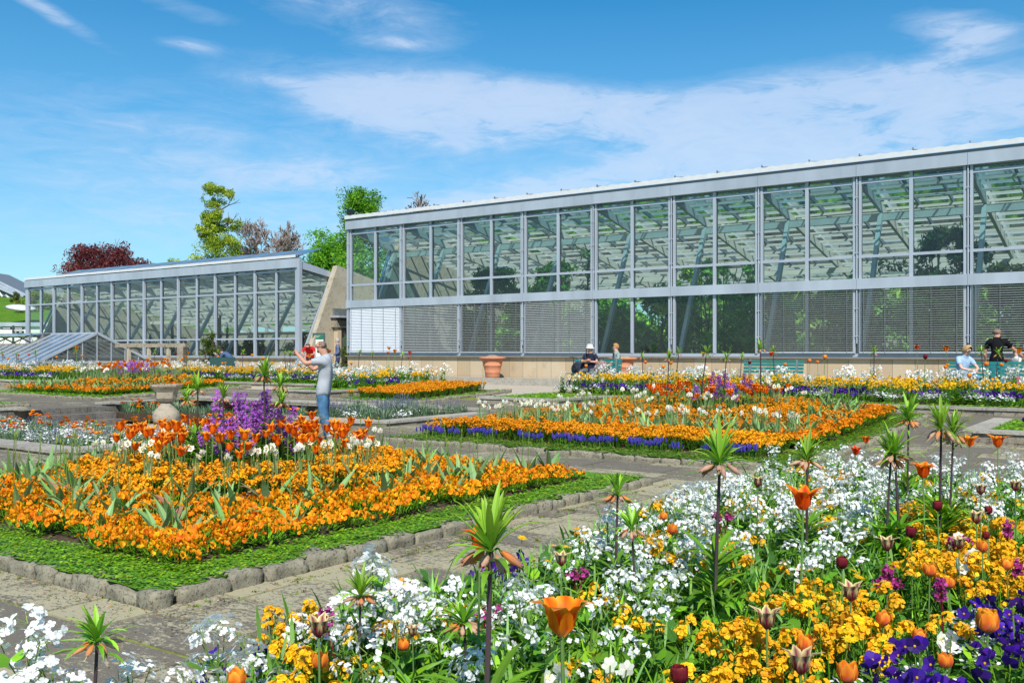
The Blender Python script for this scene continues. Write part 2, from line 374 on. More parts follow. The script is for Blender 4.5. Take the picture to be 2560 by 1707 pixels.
# paving: individual slabs laid in courses
b = MB(); y = -1.2
excl = [(-11.7, -5.2, 3.6, 10.1), (-11.4, -4.3, 12.3, 20.9), (-35.4, -27.8, 16.8, 22.5), (CX0+.1, CX1-.1, CY0+.1, CY1-.1), (-3.4, 6, 1.4, 10.2), (-20.3, -17.1, 19.5, 24)]
yy = [y]
while y < 21.8:
    h = R.choice((.42, .5, .62, .75)); y2 = min(y+h, 21.85)
    for br in (15.6,):
        if y < br < y2: y2 = br
    x = -39.5-R.random()
    while x < 6:
        wd = R.uniform(.55, 1.25); x2 = x+wd; gp = .015
        c = ((x+x2)/2, (y+y2)/2)
        ins = any((e[0] < x and x2 < e[1] and e[2] < y and y2 < e[3]) if e[0] != CX0+.1 else (e[0] < c[0] < e[1] and e[2] < c[1] < e[3]) for e in excl)
        if not ins and not (19.2 < c[1] and -21 < c[0] < -14.5 and c[1] > 21.0):
            rr = R.random(); dz = R.uniform(.000, .005)
            q = [(x+gp*R.uniform(.6, 1.6), y+gp*R.uniform(.6, 1.4)), (x2-gp, y+gp*R.uniform(.6, 1.6)), (x2-gp*R.uniform(.6, 1.6), y2-gp), (x+gp, y2-gp*R.uniform(.6, 1.6))]
            lo = [(px_, py_, g(py_)-.01) for px_, py_ in q]; hi = [(px_, py_, g(py_)+dz+.003) for px_, py_ in q]
            b.add(lo+hi, [(4, 5, 6, 7), (0, 1, 5, 4), (1, 2, 6, 5), (2, 3, 7, 6), (3, 0, 4, 7)], (rr, rr, rr))
        x = x2
    y = y2
b.build('paved_path', M['slab'], kind='structure')
# moss and tiny weeds in the joints close by
def tuft(b, x, y, z, n, L, col):
    for _ in range(n):
        a = R.random()*2*PI; b.leaf((x+R.gauss(0, .012), y+R.gauss(0, .012), z), (math.cos(a)*.6, math.sin(a)*.6, R.uniform(.4, 1.2)), L*R.uniform(.6, 1.2), L*.35, col, None, .4, 2)
b = MB()
for _ in range(260):
    s_ = R.random()
    if s_ < .55: y = 3.42+R.gauss(0, .02) if R.random() < .4 else R.uniform(3.4, 10.3); x = R.uniform(-11, -5.1) if y < 3.6 else -5.02+abs(R.gauss(0, .02))
    else: x, y = R.uniform(-12, -3.6), R.uniform(2, 12)
    if any(e[0]-.02 < x < e[1]+.02 and e[2]-.02 < y < e[3]+.02 for e in excl): continue
    for _k in range(R.randint(1, 3)):
        tuft(b, x+R.gauss(0, .03), y+R.gauss(0, .03), g(y), R.randint(4, 9), R.uniform(.012, .03), R.choice([(.16, .28, .02), (.22, .30, .03), (.10, .2, .02), (.28, .16, .05)]))
b.build('moss_tufts', M['leaf'], label='small green and rusty moss tufts between the paving slabs', cat='moss', kind='stuff')

b = MB()
for _ in range(1500):
    s_ = R.random()
    if s_ < .4: x, y = R.uniform(-11, -4.6), 3.45-abs(R.gauss(0, .22))
    elif s_ < .8: x, y = -5.05+abs(R.gauss(0, .25)), R.uniform(3.4, 10.4)
    else: x, y = R.uniform(-9, -3.7), R.uniform(1.8, 12)
    a = R.random()*6.28; c_ = R.choice([(.8, .3, .01), (.75, .75, .7), (.22, .13, .06), (.30, .2, .09), (.12, .08, .05), (.16, .22, .03)])
    b.leaf((x, y, g(y)+.010), (math.cos(a), math.sin(a), .05), R.uniform(.008, .022), .011, c_, None, .1, 2)
b.build('fallen_petals', M['leaf'], label='fallen petals and dry leaf bits on the paving round the near bed', cat='petals', kind='stuff')

# far hillside on the left
b = MB(); N = 30
def hillz(u, v): return 2.2+v*8.2+noise.noise(Vector((u*9, v*5, 1)))*.45+noise.noise(Vector((u*2, v*2, 5)))*.6-(u-.3)*1.6
P_ = []
for i in range(N+1):
    for j in range(13):
        u, v = i/N, j/12; D = 84+v*42; px = -900+u*1500
        x, y = atd(px, D); P_.append((x, y, hillz(u, v)))
b.add(P_, [(i*13+j, (i+1)*13+j, (i+1)*13+j+1, i*13+j+1) for i in range(N) for j in range(12)])
b.build('grassy_hill', M['grass'], kind='structure')

# ---------------------------------------------------------- kerbs, walls, beds
def stone(b, x0, x1, y0, y1, z0, z1, jit=.017):
    """one roughly hewn stone: subdivided block with worn corners"""
    nx, ny, nz = max(3, int((x1-x0)/.05)), max(3, int((y1-y0)/.05)), 3
    idx = {}; vs = []; cx, cy, cz = (x0+x1)/2, (y0+y1)/2, (z0+z1)/2; sd = R.random()*99
    def v(i, j, k):
        if (i, j, k) not in idx:
            u, w_, t = i/nx*2-1, j/ny*2-1, k/nz*2-1
            e = (abs(u)**8+abs(w_)**8+abs(t)**8); r = 1-.05*max(0, e-1)
            p = Vector((cx+u*(x1-x0)/2*(1-.02*max(0, e-1)), cy+w_*(y1-y0)/2*(1-.05*max(0, e-1)), cz+t*(z1-z0)/2*r))
            q = p*7+Vector((sd, sd, 0)); p += Vector((noise.noise(q), noise.noise(q+Vector((9, 0, 0))), noise.noise(q+Vector((0, 9, 0)))))*jit*1.5+Vector((noise.noise(q*3.5), noise.noise(q*3.5+Vector((9, 0, 0))), noise.noise(q*3.5+Vector((0, 9, 0)))))*jit*.75
            idx[(i, j, k)] = len(vs); vs.append(tuple(p))
        return idx[(i, j, k)]
    fs = []
    for i in range(nx):
        for j in range(ny): fs += [(v(i, j, nz), v(i+1, j, nz), v(i+1, j+1, nz), v(i, j+1, nz))]
    for i in range(nx):
        for k in range(nz): fs += [(v(i, 0, k), v(i+1, 0, k), v(i+1, 0, k+1), v(i, 0, k+1)), (v(i+1, ny, k), v(i, ny, k), v(i, ny, k+1), v(i+1, ny, k+1))]
    for j in range(ny):
        for k in range(nz): fs += [(v(0, j+1, k), v(0, j, k), v(0, j, k+1), v(0, j+1, k+1)), (v(nx, j, k), v(nx, j+1, k), v(nx, j+1, k+1), v(nx, j, k+1))]
    b.sm = True; b.add(vs, fs); b.sm = False
def edging(label, x0, x1, y0, y1, h=.13, w_=.2, sideset='SENW', lens=(.22, .46), sub=1.0):
    t = thing('stone_edging', (0, 0, 0), label, 'stone edging', 'stone edgings round the beds')
    def run(a0, a1, horiz, c, sgn):
        a = a0
        while a < a1-.02:
            L = R.uniform(*lens)*sub; e = min(a+L, a1)
            if a1-e < .14: e = a1
            ww = w_*R.uniform(.85, 1.12); hh = h*R.uniform(.82, 1.12); gp = .008
            b = MB(); zb = g(c if horiz else (a+e)/2)
            lo, hi = (c, c+ww) if sgn > 0 else (c-ww, c)
            if horiz: stone(b, a+gp, e-gp, lo+R.uniform(-.012, .012), hi, zb-.03, zb+hh)
            else: stone(b, lo, hi+R.uniform(-.012, .012), a+gp, e-gp, zb-.03, zb+hh)
            b.build('stone', M['kerb'], t); a = e
    if 'S' in sideset: run(x0, x1, True, y0, 1)
    if 'N' in sideset: run(x0, x1, True, y1, -1)
    if 'E' in sideset: run(y0+w_, y1-w_*('N' in sideset), False, x1, -1)
    if 'W' in sideset: run(y0+w_, y1-w_*('N' in sideset), False, x0, 1)
    return t
edging('rough grey lichened stone edging round the near orange bed', *BEDS['near'], h=.10, w_=.18, sideset='SE', lens=(.2, .44))
edging('low lichened stone edging round the orange and blue bed on the right', *BEDS['right'], h=.09, sideset='SEW', lens=(.3, .6))
edging('thin stone edging round the far left orange bed beyond the urn', *BEDS['left'], h=.1, sideset='SE', lens=(.5, .9))
edging('low stone edging of the small orange strip bed before the gravel', -20.4, -17.0, 19.4, 24.0, h=.08, sideset='SE', lens=(.5, .9))
edging('low stone edging round the orange bed at the left frame edge', -35.5, -27.1, 7.2, 14.2, h=.1, sideset='EN', lens=(.5, .9))
edging('stone edging along the near mixed flower bed, mostly under flowers', -3.55, 5, 1.2, 10.3, h=.08, sideset='WN', lens=(.3, .6))
def soil_sheet(x0, x1, y0, y1, h, mound=None):
    b = MB(); n = 12
    for i in range(n):
        for j in range(n):
            q = []
            for a, c in ((i, j), (i+1, j), (i+1, j+1), (i, j+1)):
                x, y = x0+(x1-x0)*a/n, y0+(y1-y0)*c/n; q.append((x, y, bedz(x, y, h, mound)))
            b.quad(*q)
    return b.build('bed_soil', M['soil'], kind='structure')
def bedz(x, y, h, mound):
    z = g(y)+h
    if mound:
        d = math.hypot(x-mound[0], y-mound[1]); z += mound[3]*max(0, 1-(d/mound[2])**2)
    return z
MOUND = {'near': (-8.45, 6.85, 2.6, .16), 'right': (-7.6, 17.8, 2.8, .22), 'left': (-30.9, 20.0, 2.4, .16)}
for k in BEDS:
    x0, x1, y0, y1 = BEDS[k]; soil_sheet(x0+.1, x1-.1, y0+.1, y1-.05, .07, MOUND[k])
soil_sheet(-20.3, -17.1, 19.5, 23.9, .05); soil_sheet(-35.4, -27.2, 7.3, 14.1, .07); soil_sheet(-3.45, 5, 1.3, 10.2, .05)

def low_wall(label, pts, ztop, thick=.3, zdown=-.1, mat='wallstone', cap=True, group='low stone walls of the raised borders'):
    t = thing('low_stone_wall', (0, 0, 0), label, 'wall', group)
    for (ax, ay), (bx, by) in zip(pts[:-1], pts[1:]):
        horiz = abs(ay-by) < abs(ax-bx); b = MB(); cpb = MB()
        a0, a1 = (min(ax, bx), max(ax, bx)) if horiz else (min(ay, by), max(ay, by))
        zb = min(g(ay), g(by))+zdown; H = ztop-.06-zb; rows = max(1, round((H)/.12))
        for r_ in range(rows):
            a = a0
            while a < a1-.01:
                e = min(a+R.uniform(.25, .7), a1); z0 = zb+H*r_/rows; z1 = zb+H*(r_+1)/rows-.004; o = R.uniform(-.012, .012)
                if horiz: b.box(a+.004, e-.004, ay-thick/2+o, ay+thick/2, z0, z1)
                else: b.box(ax-thick/2, ax+thick/2+o, a+.004, e-.004, z0, z1)
                a = e
        b.build('masonry', M[mat], t)
        if cap:
            a = a0-(.0)
            while a < a1-.01:
                e = min(a+R.uniform(.7, 1.2), a1); d = .035
                if horiz: cpb.box(a+.004, e-.004, ay-thick/2-d, ay+thick/2+d, ztop-.055+R.uniform(0, .006), ztop)
                else: cpb.box(ax-thick/2-d, ax+thick/2+d, a+.004, e-.004, ztop-.058+R.uniform(0, .006), ztop-.004)
                a = e
            cpb.build('coping', M['capstone'], t)
    return t
RB = [(-14.9, 26.2), (-14.9, 19.65), (-12.7, 19.65), (-12.7, 21.95), (7, 21.95)]
LB = [(-21, 26.5), (-21, 19.8), (-23, 19.8), (-23, 23.5), (-38, 23.5), (-38, 19.8), (-62, 19.8)]
low_wall('low stepped stone wall before the border below the large greenhouse', RB[1:], .42)
low_wall('low stepped stone wall before the white and yellow border on the left', LB[1:], .42)
low_wall('low stone wall beside the pale gravel walk, right flank', RB[:2], .42)
low_wall('low stone wall beside the pale gravel walk, left flank', LB[:2], .42)
low_wall('short stone wall of the pansy bed at the right frame edge', [(-2.8, 20.6), (-2.8, 17.3), (5, 17.3)], .30)
def fill(x0, x1, y0, y1, z, mat, nm): 
    b = MB(); b.box(x0, x1, y0, y1, -.2, z); b.build(nm, M[mat], kind='structure')
fill(-14.8, -12.8, 19.75, 22.0, .39, 'soil', 'border_soil'); fill(-14.8, 7, 22.02, 26.1, .392, 'soil', 'border_soil')
fill(-22.9, -21.1, 19.9, 23.55, .39, 'soil', 'border_soil'); fill(-37.9, -21.1, 23.57, 26.4, .392, 'soil', 'border_soil'); fill(-62, -38.1, 19.9, 23.4, .391, 'soil', 'border_soil')
fill(-2.7, 5, 17.4, 20.5, .27, 'soil', 'border_soil')
b = MB(); b.box(-28.8, 6, 27.4, 28.6, -.2, .62); b.build('gravel_ledge', M['gravel'], kind='structure')
b = MB(); b.box(-28.8, 6, 27.25, 27.395, -.2, .65); b.build('ledge_kerb', M['capstone'], kind='structure')
# sunken court
def blocks_wall(label, p0, p1, z0, z1, th, mat='darkstone', out_sign=1, rowh=.24, bw=(.5, .9)):
    t = thing('retaining_wall', (0, 0, 0), label, 'wall', 'retaining walls of the sunken court')
    horiz = abs(p0[1]-p1[1]) < abs(p0[0]-p1[0]); b = MB(); rows = max(1, round((z1-z0)/rowh))
    a0, a1 = (p0[0], p1[0]) if horiz else (p0[1], p1[1]); a0, a1 = min(a0, a1), max(a0, a1)
    for r_ in range(rows):
        a = a0-(r_ % 2)*.0
        while a < a1-.01:
            e = min(a+R.uniform(*bw), a1); o = R.uniform(0, .012); za, zb = z0+(z1-z0)*r_/rows+.004, z0+(z1-z0)*(r_+1)/rows-.003
            if horiz: b.box(a+.005, e-.005, p0[1]-o, p0[1]+th, za, zb)
            else: b.box(p0[0]-th, p0[0]+o, a+.005, e-.005, za, zb)
            a = e
    b.build('masonry', M[mat], t)
    cpb = MB(); a = a0
    while a < a1-.01:
        e = min(a+R.uniform(.8, 1.3), a1)
        if horiz: cpb.box(a+.004, e-.004, p0[1]-.04, p0[1]+th, z1, z1+.06)
        else: cpb.box(p0[0]-th, p0[0]+.04, a+.004, e-.004, z1, z1+.06)
        a = e
    cpb.build('coping', M['capstone'], t); return t
blocks_wall('dark block wall at the far side of the sunken court', (CX0, CY1), (CX1, CY1), CFL-.02, g(CY1)+.02, .35)
blocks_wall('dark block wall left of the sunken court, right of the steps', (CX0, 15.7), (CX0, CY1), CFL-.02, .03, .35)
blocks_wall('dark block wall left of the sunken court, before the steps', (CX0, CY0), (CX0, 13.5), CFL-.02, .0, .35)
t = thing('stone_steps', (CX0, 14.6, 0), 'three worn lichened stone steps down into the sunken court', 'steps')
for i in range(3):
    b = MB(); z1 = CFL+.17*(i+1)-.01
    for a, e in ((-1.09, -.35), (-.34, .45), (.46, 1.08)):
        b.box(.42*(2-i)-.1, .42*(2-i)+.36+R.uniform(0, .02), a, e, CFL-.02, z1+R.uniform(0, .008))
    b.build('step', M['darkstone'], t)
b = MB()
low_wall('broad flat kerb stones on the near side of the sunken court', [(CX0, CY0), (CX1+.0, CY0)], .10, .42, -.2, 'kerb', True, 'kerbs of the sunken court')
low_wall('broad flat kerb stones on the right side of the sunken court', [(CX1, CY0), (CX1, 12.2)], .10, .42, -.2, 'kerb', True, 'kerbs of the sunken court')
low_wall('flat kerb round the lavender bed behind the standing man', [(-17.2, 14.7), (-13.9, 14.7), (-13.9, CY1)], .12, .4, -.2, 'kerb', True, 'kerbs of the sunken court')
fill(CX0, CX1-.2, CY0+.2, 10.3, -.06, 'soil', 'bed_soil'); fill(-16.2, CX1-.2, 10.32, 12.2, -.07, 'soil', 'bed_soil'); fill(-17.2, -14.1, 14.9, CY1-.02, .02, 'soil', 'bed_soil')
fill(CX0+.06, -24.2, 15.8, CY1-.02, CFL+.08, 'soil', 'bed_soil'); fill(-24.15, -17.3, 16.9, CY1-.03, CFL+.082, 'soil', 'bed_soil')

# ---------------------------------------------------------- GREENHOUSES
SL = .2126
def greenhouse(name, label, X0, nb, Yf, zb, levels, bandz, fas, roofz, depth, blinds=None, big=False, endR='edge'):
    X1 = X0+3*nb; t = thing(name, (X0, Yf, .4), label, 'greenhouse'); ox, oy = X0, Yf
    def P(nm, b, mat): 
        o = b.build(nm, M[mat] if isinstance(mat, str) else mat, t); return o
    def L(x, y, z): return (x-X0, y-Yf, z-.4)
    class LB_(MB):
        def bx(s, x0, x1, y0, y1, z0, z1): s.box(x0-X0, x1-X0, y0-Yf, y1-Yf, z0-.4, z1-.4)
    zsill = levels[0]
    b = LB_(); b.bx(X0-.1, X1, Yf-.02, Yf+.35, .2, zb-.06); P('base_wall', b, 'sandstone')
    b = LB_(); b.bx(X0-.16, X1, Yf-.13, Yf+.34, zb-.055, zb); P('sill', b, 'sill')
    pw = .10 if big else .13
    b = LB_(); b.bx(X0, X1, Yf-.02, Yf+.1, zb+.002, zsill); P('bottom_rail', b, 'alu')
    ztop = fas[0]
    for i in range(nb+1):
        x = X0+3*i
        if big:
            for dx in (-.085, .085):
                b = LB_(); b.bx(x+dx-.035, x+dx+.035, Yf-.06, Yf+.09, zsill+.002, ztop); P('post', b, 'alu')
            b = LB_(); b.bx(x+.052-.004-.048, x+.012, Yf-.02, Yf+.12, zsill+.004, ztop); P('gasket', b, 'aludark')
            b = LB_(); b.tube([L(x, Yf-.085, zsill+.3), L(x, Yf-.085, ztop)], .02, 8); b.mi = 0
            for k in range(7):
                if k*.8+2.3 < ztop-1.4+.9: pass
                z = zsill+.5+k*.82
                if z < ztop-.1: b.box(x-.035-X0, x+.035-X0, -.11, -.03, z-.4, z+.03-.4)
            P('rail_pipe', b, 'alu')
        else:
            b = LB_(); b.bx(x-pw/2-(.08 if i in (0, nb) else 0), x+pw/2+(.08 if i in (0, nb) else 0), Yf-.07, Yf+.1, (zb if 0 < i < nb else .9)+.003, ztop+(0 if 0 < i < nb else .42)); P('post', b, 'alu')
        if i < nb:
            b = LB_(); b.bx(x+1.5-.05, x+1.5+.05, Yf-.035, Yf+.08, zsill+.002, ztop); P('mullion', b, 'alu')
            b = LB_(); b.bx(x+1.5-.028, x+1.5+.052, Yf+.082, Yf+.13, zsill+.002, ztop); P('inner_mullion', b, 'redgasket' if big else 'aludark')
    hz = list(levels[1:])
    for z in hz:
        b = LB_(); b.bx(X0, X1, Yf-.028, Yf+.075, z-.04, z+.04); P('transom', b, 'alu')
    if bandz:
        for i in range(nb):
            b = LB_(); b.bx(X0+3*i-(.1 if i == 0 else 0)+.004, X0+3*i+3-.004+(.1 if i == nb-1 else 0), Yf-.13, Yf+.1, bandz[0], bandz[1]); P('band_panel', b, 'fascia')
    # glass, pane by pane
    zz = sorted([zsill]+hz+([bandz[0], bandz[1]] if bandz else [])+[ztop])
    for i in range(2*nb):
        xa = X0+1.5*i
        for z0, z1 in zip(zz[:-1], zz[1:]):
            if bandz and abs(z0-bandz[0]) < .01: continue
            b = LB_(); yo = Yf+.03+R.uniform(-.002, .002)
            b.quad(L(xa, yo, z0), L(xa+1.5, yo+R.uniform(-.003, .003), z0), L(xa+1.5, yo+R.uniform(-.003, .003), z1), L(xa, yo, z1)); P('window_pane', b, 'glass')
    # fascia panels, corrugated cap
    gs = .10 if big else .05
    for i in range(nb*(1 if big else 2)):
        wd = 3 if big else 1.5
        b = LB_(); b.bx(X0+wd*i+.004-(.12 if i == 0 else 0), X0+wd*(i+1)-.004, Yf-.16, Yf+.12, fas[0], fas[1]); P('fascia', b, 'fascia')
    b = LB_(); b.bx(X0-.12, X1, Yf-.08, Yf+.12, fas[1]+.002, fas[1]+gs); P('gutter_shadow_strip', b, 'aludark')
    capz0, capz1 = fas[1]+gs, fas[1]+gs+(.15 if big else .12); b = LB_(); n = int((X1-X0)/.05); vs = []; 
    for k in range(n+1):
        x = X0-.14+(X1-X0+.14)*k/n; w_ = .012*math.sin(k*PI/2*(.5 if big else 1))
        vs += [L(x, Yf-.17, capz0), L(x, Yf-.17, capz1-.01+w_), L(x, Yf+.3, capz1+.05+w_)]
    b.add(vs, [(3*k, 3*k+3, 3*k+4, 3*k+1) for k in range(n)]+[(3*k+1, 3*k+4, 3*k+5, 3*k+2) for k in range(n)]); P('corrugated_cap', b, 'white')
    # roof
    def rz(y): return roofz-SL*(y-Yf)
    dirv = Vector((0, 1, -SL)).normalized()
    for i in range(nb+1):
        x = X0+3*i
        x_ = min(max(x, X0+.12), X1-.12)
        b = LB_(); b.beam(L(x_, Yf+.15, rz(Yf+.15)-.25), L(x_, Yf+depth, rz(Yf+depth)-.25), .1, .26); P('rafter', b, 'steel')
        if 0 < i < nb or True:
            b = LB_(); b.beam(L(x_, Yf+.55, zb), L(x_, Yf+2.65, rz(Yf+2.65)-.45), .13, .16); P('strut', b, 'steel')
    for off, sz in ((2.7, .24), (8.2, .2)):
        b = LB_(); b.beam(L(X0+.1, Yf+off, rz(Yf+off)-.52), L(X1-.1, Yf+off, rz(Yf+off)-.52), .16, sz); P('main_beam', b, 'steel')
    k = 0; y = Yf+.5
    while y < Yf+depth:
        b = LB_(); b.beam(L(X0+.05, y, rz(y)-.07), L(X1, y, rz(y)-.07), .05, .08); P('purlin', b, 'steel')
        if k % 3 == 1:
            b = LB_(); b.tube([L(X0+.2, y+.4, rz(y)-.34), L(X1-.2, y+.4, rz(y)-.34)], .022, 6); P('shade_rail', b, 'steel')
        y += .93; k += 1
    for i in range(1, int((X1-X0)/1.0)+1):
        if (i % 3) == 0: continue
        x = X0+1.0*i; b = LB_(); b.beam(L(x, Yf+.3, rz(Yf+.3)+.0), L(x, Yf+depth, rz(Yf+depth)), .05, .05); P('glazing_bar', b, 'aludark')
    for i in range(nb):
        x = X0+3*i; b = LB_(); b.quad(L(x, Yf+.3, rz(Yf+.3)+.04), L(x+3, Yf+.3, rz(Yf+.3)+.04), L(x+3, Yf+depth, rz(Yf+depth)+.04), L(x, Yf+depth, rz(Yf+depth)+.04)); P('roof_pane', b, 'roofglass')
    # raised ventilation flap along the eaves
    vz0, vz1, vy1 = (capz1+.04, capz1+.26, 1.6) if big else (capz1+.02, capz1+.42, 1.5)
    for i in range(nb*2 if big else nb*2-2):
        x = X0+1.5*(i if big else i+2)-.0
        b = LB_(); b.prism([L(x+.02, Yf+.25, vz0), L(x+1.47, Yf+.25, vz0), L(x+1.47, Yf+vy1, vz1), L(x+.02, Yf+vy1, vz1)], (0, 0, .02)); P('vent_flap', b, 'roofglass' if big else 'oldglass')
        b = LB_(); b.beam(L(x, Yf+.15, vz0+.02), L(x, Yf+vy1+.08, vz1+.04), .03, .05)
        if big: b.beam(L(x, Yf+.2, vz0-.06), L(x, Yf+.2, vz0+.10), .03, .05, (0, 1, 0))
        P('vent_bar', b, 'aludark')
    # end walls
    for side, xe, s_ in (('L', X0, 1), ('R', X1, -1)):
        xa, xb_ = (xe, xe+.32*s_)
        if not big and side == 'R': xa, xb_ = xe+.02, xe+.34
        up = .42 if not big and side == 'R' else 0
        s0, s1 = (Yf+.62, Yf+2.75) if big else (Yf+.15, Yf+2.15)
        zt = rz(s1)-.06+up
        yb = Yf+depth
        poly = [L(xa, s0-.35, .2), L(xa, s1, zt), L(xa, yb, rz(yb)-.06+up), L(xa, yb, .2)]
        if big or side == 'R': b = LB_(); b.prism(poly, (xb_-xa, 0, 0)); P('end_wall', b, 'concrete')
        else: b = LB_(); b.prism(poly, (xb_-xa, 0, 0)); P('end_wall', b, 'concrete')
        xg = xe-.02*s_
        b = LB_(); b.add([L(xg, Yf, zsill), L(xg, s0+.1, zsill), L(xg, s1-.1, rz(s1)-.1), L(xg, Yf, ztop)], [(0, 1, 2, 3)]); P('end_pane', b, 'glass')
        b = LB_(); b.beam(L(xe-.04*s_, s0-.05, zb-.1), L(xe-.04*s_, s1-.12, rz(s1)-.12), .10, .10, (0, 1, 0)); P('raking_frame', b, 'alu')
        b = LB_(); b.prism([L(xe-.05*s_, Yf+.05, roofz-.02), L(xe-.05*s_, s1+.1, rz(s1)+.02), L(xe-.05*s_, s1+.1, rz(s1)-.25), L(xe-.05*s_, Yf+.05, roofz-.36)], (.09*s_, 0, 0)); P('verge_board', b, 'fascia')
        if not big:
            b = LB_(); b.beam(L(xe-.03*s_, Yf+.05, levels[-2]), L(xe-.03*s_, Yf+1.15, levels[-2]), .06, .08); P('transom', b, 'alu')
    b = LB_(); b.bx(X0, X1, Yf+depth, Yf+depth+.3, .2, 2.9); P('rear_wall', b, 'concrete')
    b = LB_(); b.quad(L(X0, Yf+depth+.1, 2.9), L(X1, Yf+depth+.1, 2.9), L(X1, Yf+depth+.1, rz(Yf+depth)), L(X0, Yf+depth+.1, rz(Yf+depth))); P('rear_glazing', b, 'roofglass')
    for i in range(2*nb+1):
        b = LB_(); x = min(max(X0+1.5*i, X0+.06), X1-.06); b.bx(x-.04, x+.04, Yf+depth-.03, Yf+depth+.08, 2.902, rz(Yf+depth)); P('rear_post', b, 'steel')
    b = LB_(); b.bx(X0+.35, X1-.35, Yf+.36, Yf+depth-.02, .2, zb-.25); P('planting_floor', b, 'floor')
    if blinds:
        for i, mode in blinds.items():
            x = X0+3*i; b = LB_(); z = zsill+.06; zt = bandz[0]-.02; k = 0; pitch = .064
            while z < zt:
                tilt = {'closed': 1.02, 'half': .55, 'open': .22}[mode]+R.uniform(-.02, .02); wd = .078
                dy, dz = math.cos(tilt)*wd/2, math.sin(tilt)*wd/2; yc = Yf-.075
                a, c = (x+.10, x+2.90)
                b.add([L(a, yc-dy, z-dz), L(c, yc-dy, z-dz), L(c, yc, z+.004), L(a, yc, z+.004), L(c, yc+dy, z+dz), L(a, yc+dy, z+dz)], [(0, 1, 2, 3), (3, 2, 4, 5)])
                z += pitch; k += 1
            bl = P('blind', b, 'whiteslat' if mode == 'closed' else 'slat')
            c = LB_()
            for q in (.2, .8, 1.42, 2.05, 2.72): c.box(x+q-.006-X0, x+q+.006-X0, -.135, -.122, zsill-.4+.02, zt-.4)
            co = c.build('lift_cord', M['aludark'], bl)
            c = LB_(); c.box(x+.08-X0, x+2.92-X0, -.13, -.025, zsill-.39, zsill-.4+.05); c.build('bottom_bar', M['alu'], bl)
    return t
greenhouse('greenhouse', 'long tall two storey glass greenhouse with blinds behind the flower borders', -28.8, 11, 28.7, 1.43, [1.53, 4.39, 6.575], (3.43, 3.74), (6.75, 7.09), 6.98, 14,
           {0: 'closed', 1: 'half', 2: 'open', 3: 'half', 6: 'open', 7: 'open', 8: 'open', 9: 'open'}, True)
LG = greenhouse('greenhouse', 'lower single storey glass greenhouse in the left background with raised roof vents', -57.1, 8, 29.7, 1.30, [1.38, 2.19, 4.39, 5.33], None, (5.45, 5.86), 5.78, 12)
# entrance portal between the two
t = thing('entrance_portal', (-32.7, 32.2, .43), 'sandstone doorway with a metal canopy between the two greenhouses', 'doorway')
for y0, y1 in ((-.62, -.38), (.18, .5)):
    b = MB(); b.box(-.04, .22, y0, y1, 0, 2.3); b.build('pillar', M['sandstone'], t)
b = MB(); b.box(-.04, .3, -.75, 1.3, 2.305, 2.62); b.box(-.04, .2, -.72, 1.3, 2.625, 2.75); b.build('lintel', M['wallstone'], t)
b = MB(); b.box(-.04, .55, -.85, 1.4, 2.755, 2.84); b.build('canopy', M['alu'], t)
b = MB(); b.box(-.03, .1, -.7, 1.3, 2.845, 3.2); b.build('fanlight', M['oldglass'], t)
b = MB(); b.box(-.03, .02, -.375, .175, 0, 2.3); b.build('door_pane', M['oldglass'], t)

# small old glasshouse at the left
t = thing('small_glasshouse', (-42.6, 25.5, .3), 'low old gabled glasshouse with dusty roof and open ridge vents at the left', 'glasshouse')
def GG(b, nm, mat): b.build(nm, M[mat], t)
hw, ze, zr, LX = 2.95, .78, 2.18, 22
b = MB(); b.box(-LX, -.03, -hw-.06, -hw+.04, -.2, .35); b.box(-.1, .0, -hw, hw, -.2, .3); GG(b, 'base_wall', 'darkstone')
for s_ in (-1, 1):
    b = MB(); b.beam((.0, s_*hw, ze), (.0, 0, zr), .12, .12); GG(b, 'barge_frame', 'alu')
    b = MB(); b.quad((-LX, s_*hw, ze), (-.05, s_*hw, ze), (-.05, s_*hw*.40, ze+(zr-ze)*.60), (-LX, s_*hw*.40, ze+(zr-ze)*.60)); GG(b, 'roof_pane', 'oldglass')
    b = MB(); b.quad((-4.0, s_*hw*.4, ze+(zr-ze)*.6), (-.05, s_*hw*.4, ze+(zr-ze)*.6), (-.05, 0, zr), (-4.0, 0, zr)); GG(b, 'upper_roof_pane', 'oldglass')
    b = MB(); b.prism([(-LX, s_*.02, zr+.03), (-4.1, s_*.02, zr+.03), (-4.1, s_*1.35, zr-.12), (-LX, s_*1.35, zr-.12)], (0, 0, .03)); GG(b, 'vent_flap', 'oldglass')
    for k in range(30):
        x = -.75*k-.1; zt = .6 if x < -4 else 1.0
        if x < -LX: break
        b = MB(); b.beam((x, s_*hw, ze+.02), (x, s_*hw*(1-zt), ze+(zr-ze)*zt+.02), .045, .05); GG(b, 'glazing_bar', 'alu')
    b = MB(); b.box(-LX, 0, s_*hw-.06, s_*hw+.06, ze-.08, ze-.005); GG(b, 'eaves_beam', 'alu')
    b = MB(); b.beam((-LX, s_*hw*.4, ze+(zr-ze)*.6+.03), (-4, s_*hw*.4, ze+(zr-ze)*.6+.03), .06, .07); GG(b, 'roof_rail', 'wallstone')
for k in range(11):
    x = -1.8*k-4.2; b = MB()
    for s_ in (-1, 1): b.beam((x, s_*hw*.4, ze+(zr-ze)*.6), (x, 0, zr), .05, .06); b.beam((x+.3, s_*1.2, zr-.1), (x+.3, s_*1.0, ze+(zr-ze)*.64), .02, .02)
    GG(b, 'truss', 'wallstone')
b = MB(); b.beam((-LX, 0, zr+.0), (0, 0, zr+.0), .08, .08); GG(b, 'ridge', 'alu')
b = MB(); b.beam((.0, -hw, ze), (.0, hw, ze), .06, .08); GG(b, 'gable_rail', 'alu')
